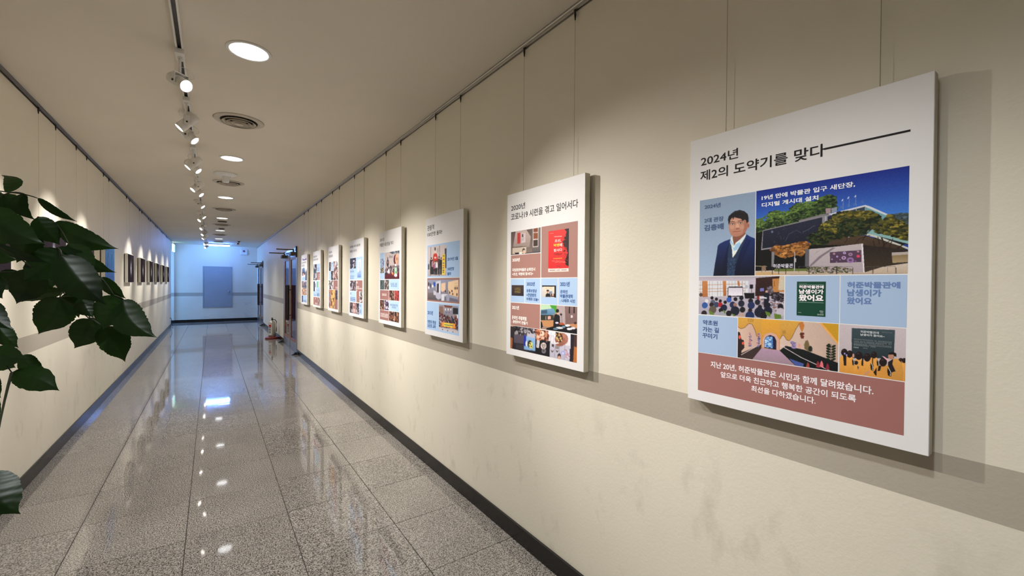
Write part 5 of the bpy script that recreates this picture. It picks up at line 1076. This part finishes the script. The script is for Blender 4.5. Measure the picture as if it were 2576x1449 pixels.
cells = [((160, 795), (300, 925), (92, 84, 96)), ((308, 815), (485, 975), (110, 104, 112)), ((150, 910), (300, 1060), (84, 76, 90)), ((305, 940), (475, 1165), (130, 170, 214)), ((495, 840), (655, 1010), (150, 84, 54)), ((660, 860), (1005, 1135), (226, 222, 232)), ((480, 990), (700, 1250), (28, 26, 32)), ((695, 1050), (995, 1320), (190, 186, 204)), ((180, 1060), (300, 1150), (54, 50, 58))]
for (xa_, ya_), (xb_, yb_), cc in cells:
    sl = 0.13 * (xb_ - xa_); c.poly([(xa_, ya_), (xb_, ya_ + sl), (xb_, yb_ ), (xa_, yb_ - sl)], cc, tuple(v * 0.92 for v in cc)); 
c.foliage([(165, 810), (290, 830), (290, 915), (165, 900)], [(150, 146, 150), (60, 54, 62), (34, 30, 36)], 60, 6); c.foliage([(310, 830), (480, 850), (480, 930), (310, 910)], [(140, 134, 140), (50, 44, 50), (180, 176, 184)], 70, 6); c.poly([(350, 900), (470, 915), (470, 975), (350, 950)], (180, 176, 190)); c.poly([(300, 930), (335, 935), (335, 1090), (295, 1090)], (34, 50, 150))
c.ell(390, 1060, 34, 56, (50, 44, 34)); c.ell(410, 1080, 32, 50, (196, 196, 110)); c.ell(340, 1055, 14, 40, (206, 206, 206)); c.foliage([(385, 1050), (440, 1050), (440, 1120), (385, 1110)], [(80, 80, 50), (220, 220, 140)], 20, 3)
c.foliage([(495, 840), (650, 860), (650, 990), (500, 980)], [(196, 120, 90), (90, 40, 24), (140, 70, 40), (220, 180, 160)], 90, 9); c.ell(580, 905, 32, 40, (230, 196, 176)); c.ell(565, 900, 10, 14, (110, 60, 50)); c.ell(635, 920, 16, 50, (190, 130, 100))
for pts, w_ in [([(710, 880), (705, 1040)], 4), ([(710, 970), (740, 930), (760, 980), (745, 1050)], 4), ([(650, 870), (645, 1040)], 6)]: c.line(pts, w_, (150, 150, 170))
c.ell(870, 990, 100, 95, (150, 96, 80)); c.ell(910, 940, 34, 30, (176, 120, 104)); c.ell(945, 985, 26, 26, (170, 116, 100)); c.ell(930, 1030, 30, 26, (160, 104, 92)); c.poly([(780, 880), (870, 895), (890, 1010), (850, 1040), (790, 1010)], (60, 40, 34)); c.foliage([(780, 890), (870, 900), (880, 1020), (800, 1010)], [(206, 170, 120), (90, 56, 40), (36, 24, 24)], 40, 5); c.ell(812, 1052, 20, 15, (236, 232, 228)); c.ell(840, 1075, 60, 22, (140, 90, 76))
c.poly([(497, 1000), (542, 1010), (530, 1120), (492, 1110)], (206, 202, 206)); c.line([(515, 1020), (510, 1100)], 5, (60, 56, 60)); c.ell(600, 1090, 44, 50, (200, 186, 184)); c.line([(575, 1080), (585, 1065), (600, 1085), (615, 1066), (628, 1085), (600, 1120), (575, 1080)], 6, (40, 34, 36)); c.ell(605, 1165, 34, 36, (110, 106, 114)); c.ell(600, 1160, 16, 14, (60, 56, 64))
for x in (775, 845, 920): c.line([(x, 1075), (x - 8, 1290)], 4, (110, 106, 124))
c.poly([(725, 1060), (760, 1070), (755, 1110), (725, 1100)], (70, 64, 60)); c.poly([(780, 1090), (835, 1100), (830, 1140), (780, 1130)], (130, 124, 126))
for x, y in ((735, 1165), (808, 1165)): c.poly([(x - 24, y - 20), (x, y), (x + 24, y - 16), (x + 8, y + 22), (x - 12, y + 20)], (90, 80, 70))
c.ell(895, 1195, 34, 32, (150, 156, 206)); c.ell(895, 1200, 20, 18, (190, 190, 224)); c.ell(838, 1245, 28, 44, (44, 36, 40)); c.ell(838, 1262, 22, 26, (200, 150, 130)); c.foliage([(930, 1150), (985, 1160), (985, 1300), (930, 1290)], [(180, 140, 160), (200, 196, 214)], 40, 4)
c.emit(0, 'video_call_photo', 3)

# ======== board 3
Q = P[2]; d1 = crop(1060, 540, 8.05); d2 = crop(1060, 690, 8.525)
Q.text('관람객', d1(243, 200), d1(110, 336), INKK, 0.012, 1); Q.text('100만명 돌파!', d1(411, 308), d1(112, 456), INKK, 0.012, 1)
Q.rect(cs(d1, (115, 632), (775, 535), (773, 1272), (118, 1280)), B2)
c = Canvas(Q, cs(d1, (130, 665), (508, 613), (508, 1243), (130, 1252)), 70, d1, (196, 184, 184), 15)
c.poly([(120, 600), (520, 600), (520, 1260), (120, 1260)], (202, 190, 190), (184, 172, 174)); c.poly([(130, 1100), (508, 1095), (508, 1250), (130, 1255)], (190, 178, 176), (170, 160, 160))
for x in (188, 362): c.line([(x, 630), (x, 1250)], 8, (70, 62, 66))
c.poly([(466, 700), (508, 696), (508, 1090), (480, 1090)], (70, 62, 70)); c.line([(130, 1105), (420, 1100)], 9, (50, 42, 44)); c.ell(148, 1060, 16, 60, (60, 70, 60))
c.ell(274, 705, 14, 34, (60, 46, 46)); c.ell(274, 775, 20, 24, (226, 196, 180)); c.poly([(232, 900), (240, 820), (270, 790), (310, 800), (330, 880), (330, 960), (232, 960)], (190, 56, 44)); c.ell(280, 880, 22, 18, (226, 200, 190)); c.line([(330, 690), (330, 790)], 6, (110, 96, 90))
for x, y, w_, cc in [(200, 900, 26, (32, 30, 36)), (245, 990, 20, (150, 50, 60)), (280, 970, 20, (130, 120, 150)), (312, 960, 20, (224, 212, 212)), (355, 880, 24, (60, 56, 58)), (398, 900, 22, (34, 30, 34)), (225, 940, 18, (170, 120, 130))]:
    c.poly([(x - w_, y + 130), (x - w_, y + 20), (x + w_, y + 20), (x + w_, y + 130)], cc); c.poly([(x - w_ * 0.7, 1215), (x - w_ * 0.9, y + 120), (x + w_ * 0.9, y + 120), (x + w_ * 0.7, 1215)], (40, 36, 42)); c.ell(x, y, w_ * 0.5, 22, (200, 150, 130)); c.ell(x, y - 12, w_ * 0.55, 16, (30, 24, 26))
c.poly([(415, 815), (478, 806), (482, 1215), (420, 1225)], (222, 190, 60), (226, 196, 70))
for y, cc in ((850, (90, 80, 60)), (920, (170, 60, 50)), (990, (70, 90, 140)), (1040, (190, 70, 60)), (1085, (70, 90, 140)), (1135, (60, 60, 60)), (1170, (40, 50, 40))): c.line([(432, y), (464, y - 2)], 18, cc)
c.emit(2, 'group_photo', 3)
for tx, r_, l_ in (('2019년 5월', (740, 855), (528, 946)), ('100만명', (660, 1066), (530, 1144)), ('돌파', (605, 1170), (530, 1240))): Q.text(tx, d1(*r_), d1(*l_), N2, 0.04)
Q.rect(cs(d2, (130, 88), (825, 88), (825, 636), (130, 581)), (150, 112, 106))
c = Canvas(Q, cs(d2, (143, 128), (804, 128), (803, 605), (143, 548)), 100, d2, (150, 150, 170), 16)
c.poly([(130, 110), (820, 110), (820, 620), (130, 560)], (140, 144, 168), (120, 112, 118)); c.poly([(143, 400), (430, 400), (430, 570), (143, 545)], (112, 104, 108), (84, 76, 80)); c.poly([(580, 180), (804, 130), (803, 495), (600, 450), (575, 300)], (232, 200, 166), (226, 190, 150)); c.poly([(430, 210), (525, 190), (525, 390), (430, 380)], (222, 190, 160))
c.poly([(315, 170), (420, 150), (420, 440), (330, 420)], (196, 196, 210)); c.poly([(335, 215), (385, 205), (385, 400), (335, 400)], (70, 60, 66)); c.line([(400, 200), (400, 430)], 18, (224, 222, 232)); c.poly([(265, 180), (310, 185), (305, 270), (265, 275)], (40, 80, 170)); c.ell(165, 220, 14, 40, (40, 36, 44)); c.poly([(150, 270), (180, 275), (180, 320), (150, 320)], (226, 224, 230)); c.ell(205, 250, 14, 50, (60, 56, 70)); c.ell(250, 265, 20, 30, (226, 220, 214))
c.poly([(315, 400), (430, 420), (430, 520), (370, 548), (320, 500)], (176, 176, 194)); c.poly([(435, 430), (600, 430), (500, 470), (500, 575), (440, 570)], (206, 206, 218)); c.poly([(500, 470), (600, 440), (804, 500), (803, 600), (500, 575)], (150, 152, 172)); c.poly([(610, 500), (790, 545), (800, 598), (610, 585)], (104, 104, 122)); c.poly([(505, 490), (545, 485), (545, 575), (505, 572)], (110, 108, 122)); c.poly([(270, 350), (325, 380), (325, 460), (270, 440)], (190, 188, 200))
for x, y, h_ in ((615, 400, 60), (662, 370, 50), (680, 430, 40), (730, 310, 60), (770, 310, 60), (770, 440, 60), (520, 370, 50)): c.ell(x, y, 13, h_ * 0.5, (50, 38, 36))
for y in (210, 260): c.line([(710, y), (785, y - 6)], 8, (190, 160, 130))
c.line([(430, 375), (600, 370)], 5, (60, 50, 56)); c.emit(2, 'showroom_photo', 3)
Q.rect(cs(d2, (130, 592), (825, 655), (825, 1330), (130, 1178)), B2)
c = Canvas(Q, cs(d2, (392, 655), (805, 695), (805, 1275), (395, 1190)), 80, d2, (120, 116, 130), 17)
c.poly([(380, 640), (820, 640), (820, 1290), (380, 1290)], (150, 146, 160), (110, 104, 112)); c.poly([(490, 665), (690, 690), (650, 740), (520, 720)], (120, 72, 60)); c.poly([(690, 730), (805, 740), (805, 870), (690, 860)], (40, 38, 46)); c.poly([(395, 700), (480, 700), (490, 850), (395, 820)], (130, 100, 86))
for x in (530, 588, 645): c.ell(x, 765, 9, 26, (240, 240, 246))
for x in (555, 610): c.ell(x, 830, 18, 14, (96, 106, 140))
c.foliage([(395, 830), (500, 880), (640, 890), (805, 920), (805, 1200), (760, 1210), (450, 1150), (395, 1120)], [(40, 34, 40), (70, 50, 54), (120, 44, 50), (56, 60, 90), (150, 110, 96), (90, 74, 70), (30, 28, 32), (160, 150, 160)], 420, 6)
c.poly([(395, 1120), (440, 1140), (740, 1180), (805, 1215), (805, 1275), (395, 1190)], (180, 174, 182), (200, 194, 200)); c.poly([(450, 1030), (745, 1068), (740, 1172), (455, 1122)], (222, 140, 66)); c.poly([(500, 1045), (690, 1065), (680, 1150), (500, 1120)], (226, 206, 80)); c.line([(510, 1085), (695, 1105)], 16, (60, 90, 110)); c.line([(540, 1128), (655, 1140)], 8, (150, 70, 40))
for x, y in ((475, 1188), (583, 1212), (697, 1238)): c.ell(x, y, 12, 9, (40, 30, 34))
c.poly([(770, 870), (805, 876), (805, 960), (775, 950)], (220, 216, 224)); c.emit(2, 'school_visit_photo', 4)
for tx, r_, l_ in (('2013년', (261, 792), (147, 868)), ('어린이 학생', (327, 1008), (150, 1058)), ('도슨트 교육', (325, 1092), (150, 1142))): Q.text(tx, d2(*r_), d2(*l_), N2, 0.04)

# ======== board 4
Q = P[3]; e_ = crop(940, 580, 6.033)
Q.text('2015년', e_(152, 115), e_(90, 177), INKK, 0.012, 1); Q.text('박물관 새단장을 하다', e_(294, 160), e_(90, 260), INKK, 0.012, 1)
def cell_photo(Q, k, q, nx, pal, n, fig, seed, lay=0, base=None, fn=None):
    c = Canvas(Q, cs(k, *q), nx, k, base or pal[0], seed); c.busy(pal, n, 0.16, fig)
    if fn: fn(c)
    c.emit(lay, 'photo_print', 4)
Q.rect(cs(e_, (95, 352), (165, 341), (165, 742), (103, 745)), B2)
cell_photo(Q, e_, ((103, 440), (158, 430), (158, 560), (105, 562)), 20, [(150, 170, 205), (90, 96, 120), (206, 206, 216)], 40, 0, 21, 1)
cell_photo(Q, e_, ((105, 566), (158, 566), (158, 650), (106, 650)), 20, [(60, 56, 54), (120, 110, 96), (190, 176, 150)], 40, 0, 22, 1)
c = Canvas(Q, cs(e_, (168, 345), (388, 308), (392, 740), (170, 742)), 60, e_, (170, 156, 156), 23)
c.poly([(160, 290), (400, 290), (400, 750), (160, 750)], (186, 174, 174), (170, 156, 156)); c.foliage([(240, 335), (388, 310), (388, 350), (240, 360)], [(90, 100, 110), (60, 66, 70), (150, 160, 176)], 60, 4); c.poly([(168, 640), (395, 600), (395, 745), (168, 745)], (110, 34, 44), (70, 20, 30)); c.ell(214, 500, 18, 56, (54, 50, 58)); c.ell(213, 430, 7, 18, (70, 60, 60)); c.ell(214, 490, 9, 18, (160, 110, 90))
for y in (398, 418): c.line([(232, y), (292, y - 6)], 9, (110, 100, 104))
c.ell(335, 450, 36, 80, (84, 36, 40)); c.ell(346, 440, 22, 78, (214, 160, 130)); c.ell(350, 440, 6, 26, (120, 80, 70)); c.foliage([(170, 590), (250, 550), (390, 540), (390, 640), (170, 660)], [(40, 32, 38), (120, 100, 104), (190, 180, 186), (80, 60, 66)], 120, 5)
c.ell(333, 530, 14, 18, (230, 226, 230)); c.poly([(315, 560), (350, 560), (356, 700), (318, 700)], (160, 196, 170)); c.ell(340, 640, 10, 24, (90, 150, 100)); c.ell(335, 680, 24, 22, (230, 226, 230)); c.ell(293, 655, 12, 20, (214, 120, 50)); c.ell(232, 620, 14, 34, (216, 210, 214)); c.emit(0, 'ceremony_photo', 4)
dk = [(50, 46, 48), (110, 100, 96), (170, 160, 156), (80, 60, 52)]; wm = [(70, 40, 34), (140, 84, 60), (40, 28, 30), (180, 150, 130)]
cell_photo(Q, e_, ((103, 756), (168, 755), (168, 900), (106, 897)), 22, [(76, 90, 92), (54, 66, 70), (100, 112, 112)], 30, 0, 24); cell_photo(Q, e_, ((172, 755), (238, 752), (238, 900), (172, 900)), 24, dk, 60, 0, 25)
Q.rect(cs(e_, (243, 750), (390, 745), (393, 905), (243, 903)), B2); Q.bars(e_(365, 800), e_(265, 826), N2, 1, 9, 1); Q.bars(e_(365, 833), e_(268, 858), N2, 1, 9, 2)
BR4 = (148, 106, 102)
Q.rect(cs(e_, (105, 906), (240, 912), (240, 1055), (107, 1048)), BR4); Q.bars(e_(205, 962), e_(135, 990), W2, 1, 6, 3)
cell_photo(Q, e_, ((245, 912), (320, 914), (320, 1066), (245, 1060)), 24, wm, 60, 0, 26); cell_photo(Q, e_, ((324, 914), (395, 917), (397, 1072), (324, 1066)), 24, [(176, 60, 60), (90, 36, 36), (60, 36, 40), (150, 90, 70)], 50, 0, 27)
cell_photo(Q, e_, ((107, 1055), (172, 1058), (174, 1205), (108, 1199)), 24, wm, 60, 0, 28); cell_photo(Q, e_, ((177, 1060), (240, 1062), (240, 1212), (177, 1206)), 22, [(60, 40, 70), (120, 100, 140), (216, 206, 226), (40, 30, 50)], 50, 0, 29)
Q.rect(cs(e_, (245, 1068), (397, 1080), (397, 1237), (247, 1218)), B2); Q.bars(e_(378, 1128), e_(262, 1142), N2, 1, 10, 4); Q.bars(e_(354, 1162), e_(288, 1178), N2, 1, 6, 5)
Q.rect(cs(e_, (108, 1205), (243, 1222), (245, 1372), (110, 1345)), BR4); Q.bars(e_(236, 1268), e_(118, 1272), W2, 1, 10, 6); Q.bars(e_(234, 1298), e_(118, 1306), W2, 1, 10, 7)
cell_photo(Q, e_, ((248, 1225), (324, 1234), (324, 1385), (249, 1371)), 24, wm, 60, 0, 30); cell_photo(Q, e_, ((328, 1235), (400, 1245), (402, 1405), (328, 1387)), 24, [(60, 40, 36), (160, 110, 80), (36, 28, 34), (110, 70, 60)], 50, 4, 31)

# ======== board 5
Q = P[4]; f_ = crop(870, 590, 6.9)
Q.text('국제학술 세미나를 통해', f_(243, 165), f_(70, 252), INKK, 0.012, 1); Q.text('세계로 나아가다', f_(187, 260), f_(72, 330), INKK, 0.012, 1)
Q.rect(cs(f_, (75, 420), (290, 388), (290, 790), (76, 782)), B2); grp = [(40, 38, 50), (90, 80, 90), (190, 180, 190), (60, 60, 80), (130, 100, 96)]
cell_photo(Q, f_, ((75, 426), (173, 414), (174, 590), (78, 598)), 40, [(36, 36, 46), (60, 58, 70), (200, 200, 214), (90, 84, 96)], 60, 3, 32, 1)
c = Canvas(Q, cs(f_, (198, 448), (265, 436), (262, 745), (204, 755)), 24, None, (206, 216, 236), 33); c.poly([(0, 0.7), (1, 0.6), (1, 1), (0, 1)], (170, 190, 224), (90, 120, 180))
for i_ in range(9): c.poly([(0.3, 0.2 + i_ * 0.06), (0.85, 0.19 + i_ * 0.06), (0.85, 0.21 + i_ * 0.06), (0.3, 0.22 + i_ * 0.06)], (120, 130, 160))
c.emit(1, 'panel_print', 3)
for r_, l_, n_, s_ in (((145, 628), (80, 662), 5, 1), ((152, 712), (80, 735), 6, 2), ((146, 745), (80, 770), 6, 3)): Q.bars(f_(*r_), f_(*l_), N2, 1, n_, s_)
cell_photo(Q, f_, ((79, 800), (182, 800), (182, 976), (82, 970)), 40, grp, 60, 6, 34); Q.rect(cs(f_, (188, 800), (290, 797), (292, 1188), (190, 1172)), BR4)
for r_, l_, n_, s_ in (((212, 815), (188, 850), 2, 1), ((235, 898), (188, 920), 4, 2), ((288, 930), (188, 948), 9, 3), ((208, 965), (188, 985), 2, 4)): Q.bars(f_(*r_), f_(*l_), W2, 1, n_, s_)
Q.rect(cs(f_, (84, 980), (182, 986), (182, 1166), (86, 1156)), B2); Q.bars(f_(108, 1005), f_(84, 1032), N2, 1, 2, 5); Q.bars(f_(172, 1088), f_(86, 1115), N2, 1, 9, 6); Q.bars(f_(176, 1124), f_(86, 1148), N2, 1, 9, 7)
c = Canvas(Q, cs(f_, (236, 988), (292, 990), (292, 1187), (240, 1175)), 24, None, (214, 208, 212), 35); c.busy(dk, 40, 0.2, 0); c.poly([(0, 0), (0.6, 0), (0, 0.35)], (226, 220, 224)); c.emit(1, 'photo_print', 4)
cell_photo(Q, f_, ((79, 1168), (128, 1174), (130, 1355), (80, 1345)), 22, grp, 40, 2, 36); Q.rect(cs(f_, (131, 1176), (185, 1182), (185, 1368), (131, 1356)), BR4); Q.bars(f_(163, 1200), f_(136, 1228), W2, 1, 3, 8); Q.bars(f_(175, 1285), f_(136, 1308), W2, 1, 4, 9); Q.bars(f_(175, 1318), f_(136, 1340), W2, 1, 4, 10)
cell_photo(Q, f_, ((187, 1184), (240, 1190), (238, 1386), (187, 1370)), 22, grp, 40, 2, 37); Q.rect(cs(f_, (243, 1190), (293, 1197), (294, 1395), (243, 1385)), B2); Q.bars(f_(272, 1220), f_(248, 1248), N2, 1, 3, 11); Q.bars(f_(278, 1305), f_(248, 1325), N2, 1, 3, 12); Q.bars(f_(278, 1335), f_(248, 1358), N2, 1, 3, 13)

# ======== board 6
Q = P[5]; g_ = crop(820, 610, 8.06)
Q.bars(g_(122, 178), g_(58, 228), INKK, 1, 6, 1); Q.bars(g_(138, 250), g_(58, 312), INKK, 1, 7, 2)
cell_photo(Q, g_, ((62, 406), (102, 400), (101, 578), (65, 580)), 18, dk, 40, 0, 41); Q.rect(cs(g_, (105, 400), (150, 393), (152, 575), (105, 578)), B2); Q.bars(g_(138, 418), g_(108, 448), N2, 1, 4, 3); Q.bars(g_(122, 464), g_(108, 488), N2, 1, 2, 4)
cell_photo(Q, g_, ((154, 391), (241, 378), (243, 763), (155, 765)), 34, [(120, 70, 60), (60, 40, 44), (200, 170, 160), (226, 222, 228), (90, 90, 96)], 90, 6, 42)
Q.rect(cs(g_, (65, 590), (103, 585), (103, 762), (65, 763)), B2); cell_photo(Q, g_, ((105, 584), (152, 578), (152, 764), (105, 764)), 18, [(50, 48, 54), (150, 140, 140), (90, 84, 88)], 40, 2, 43)
cell_photo(Q, g_, ((64, 774), (155, 770), (156, 952), (67, 950)), 30, [(206, 200, 206), (70, 80, 66), (50, 44, 60), (120, 90, 80)], 60, 4, 44)
c = Canvas(Q, cs(g_, (68, 955), (246, 775), (250, 1362), (72, 1322)), 4, None, BR4, 45)
Q.rect(cs(g_, (158, 772), (243, 774), (246, 966), (158, 954)), BR4); Q.rect(cs(g_, (70, 957), (246, 968), (251, 1362), (72, 1324)), BR4)
cell_photo(Q, g_, ((110, 960), (190, 965), (196, 1345), (112, 1330)), 30, [(200, 160, 90), (90, 60, 50), (222, 190, 130), (150, 90, 70)], 70, 2, 46, 1)
cell_photo(Q, g_, ((70, 970), (108, 975), (108, 1330), (73, 1322)), 16, [(150, 106, 102), (60, 44, 50), (90, 120, 150), (222, 206, 190)], 40, 0, 47, 1)
cell_photo(Q, g_, ((203, 968), (244, 972), (244, 1163), (206, 1158)), 16, [(60, 60, 76), (110, 96, 100), (40, 36, 44)], 30, 1, 48, 1); Q.bars(g_(243, 905), g_(202, 938), W2, 2, 4, 5)

# ======== boards 7 and 8
Q = P[6]; h_ = crop(750, 620, 9.057)
Q.bars(h_(430, 205), h_(348, 262), INKK, 1, 6, 1); Q.bars(h_(454, 272), h_(346, 330), INKK, 1, 8, 2)
cell_photo(Q, h_, ((350, 416), (425, 408), (425, 772), (354, 775)), 28, [(40, 38, 46), (110, 104, 116), (200, 196, 210), (70, 110, 110)], 60, 3, 51); Q.rect(cs(h_, (428, 408), (498, 398), (498, 588), (430, 594)), B2)
for r_, l_, n_, s_ in (((447, 428), (432, 462), 2, 1), ((480, 488), (432, 525), 4, 2), ((480, 530), (432, 572), 4, 3)): Q.bars(h_(*r_), h_(*l_), N2, 1, n_, s_)
Q.rect(cs(h_, (430, 598), (498, 592), (498, 770), (430, 773)), BR4)
for y in (635, 678, 725): Q.bars(h_(490, y), h_(467, y + 34), W2, 1, 2, y)
Q.rect(cs(h_, (354, 798), (498, 790), (500, 1146), (358, 1130)), B2); Q.rect(cs(h_, (356, 798), (386, 797), (388, 1020), (358, 1018)), (44, 42, 58), 1, 'photo_print'); Q.rect(cs(h_, (390, 797), (410, 796), (411, 1010), (391, 1010)), (216, 212, 220), 1, 'photo_print'); Q.rect(cs(h_, (396, 840), (407, 840), (407, 930), (396, 930)), (70, 56, 70), 2, 'photo_print'); Q.rect(cs(h_, (434, 806), (458, 805), (458, 935), (435, 935)), (110, 170, 130), 1, 'green_strip'); Q.rect(cs(h_, (470, 800), (496, 798), (497, 940), (471, 938)), (200, 190, 196), 1, 'photo_print')
for r_, l_, n_, s_ in (((376, 1040), (360, 1070), 2, 1), ((412, 1090), (360, 1122), 6, 2), ((450, 985), (434, 1015), 2, 3), ((486, 990), (470, 1020), 2, 4), ((492, 1070), (434, 1100), 6, 5), ((492, 1108), (434, 1130), 6, 6)): Q.bars(h_(*r_), h_(*l_), N2, 1, n_, s_)
Q.rect(cs(h_, (358, 1150), (501, 1166), (504, 1345), (360, 1318)), BR4); Q.bars(h_(415, 1172), h_(397, 1198), W2, 1, 2, 7); Q.bars(h_(450, 1285), h_(398, 1308), W2, 1, 5, 8); cell_photo(Q, h_, ((452, 1165), (501, 1170), (504, 1343), (453, 1332)), 16, [(150, 106, 102), (50, 36, 44), (206, 196, 204)], 30, 1, 52, 1)
Q = P[7]
c = Canvas(Q, cs(h_, (80, 262), (196, 232), (196, 310), (80, 334)), 60, None, WHT, 53); c.a[:] = np.array((224, 220, 228))
for i_ in range(26):
    x = 0.04 + 0.92 * c.r.rand(); y = 0.5 + 0.35 * c.r.rand(); c.ell(x, y, 0.03 + 0.05 * c.r.rand(), 0.10, (84, 76, 120)); 
c.poly([(0.02, 0.82), (0.5, 0.9), (0.98, 0.78), (0.98, 0.88), (0.5, 1.0), (0.02, 0.92)], (70, 62, 106)); c.line([(0.05, 0.3), (0.95, 0.25)], 0.06, (150, 144, 176)); c.emit(0, 'ornate_heading', 3)
Q.bars(h_(176, 345), h_(80, 396), (60, 56, 66), 1, 8, 2); Q.bars(h_(147, 410), h_(80, 466), (60, 56, 66), 1, 5, 3)
c = Canvas(Q, cs(h_, (84, 492), (200, 476), (200, 776), (86, 780)), 44, h_, (206, 202, 210), 54)
c.poly([(80, 470), (205, 470), (205, 785), (80, 785)], (214, 210, 218), (196, 200, 214)); c.poly([(88, 520), (140, 480), (160, 590), (90, 590)], (100, 130, 170), (70, 90, 130)); c.poly([(88, 590), (165, 585), (160, 640), (90, 670)], (60, 50, 60)); c.ell(120, 640, 16, 30, (190, 150, 150)); c.poly([(168, 610), (185, 520), (198, 600), (200, 775), (168, 770)], (56, 50, 76)); c.poly([(88, 700), (168, 690), (168, 778), (88, 780)], (150, 180, 216)); c.emit(0, 'building_photo', 4)
cell_photo(Q, h_, ((86, 790), (200, 788), (201, 942), (88, 945)), 40, [(96, 110, 130), (60, 50, 66), (150, 120, 120), (190, 180, 190)], 70, 4, 55); cell_photo(Q, h_, ((88, 948), (158, 946), (159, 1104), (90, 1100)), 26, [(206, 170, 130), (120, 80, 70), (60, 44, 56), (180, 140, 120)], 50, 2, 56)
Q.rect(cs(h_, (160, 945), (201, 944), (202, 1112), (160, 1106)), BR4)
for y in (965, 1022, 1060): Q.bars(h_(198, y), h_(164, y + 30), W2, 1, 3, y)
Q.rect(cs(h_, (90, 1112), (203, 1116), (205, 1277), (92, 1258)), B2); Q.rect(cs(h_, (90, 1112), (116, 1113), (117, 1262), (92, 1258)), (50, 62, 110), 1, 'photo_print'); Q.bars(h_(196, 1228), h_(124, 1250), N2, 1, 9, 9)
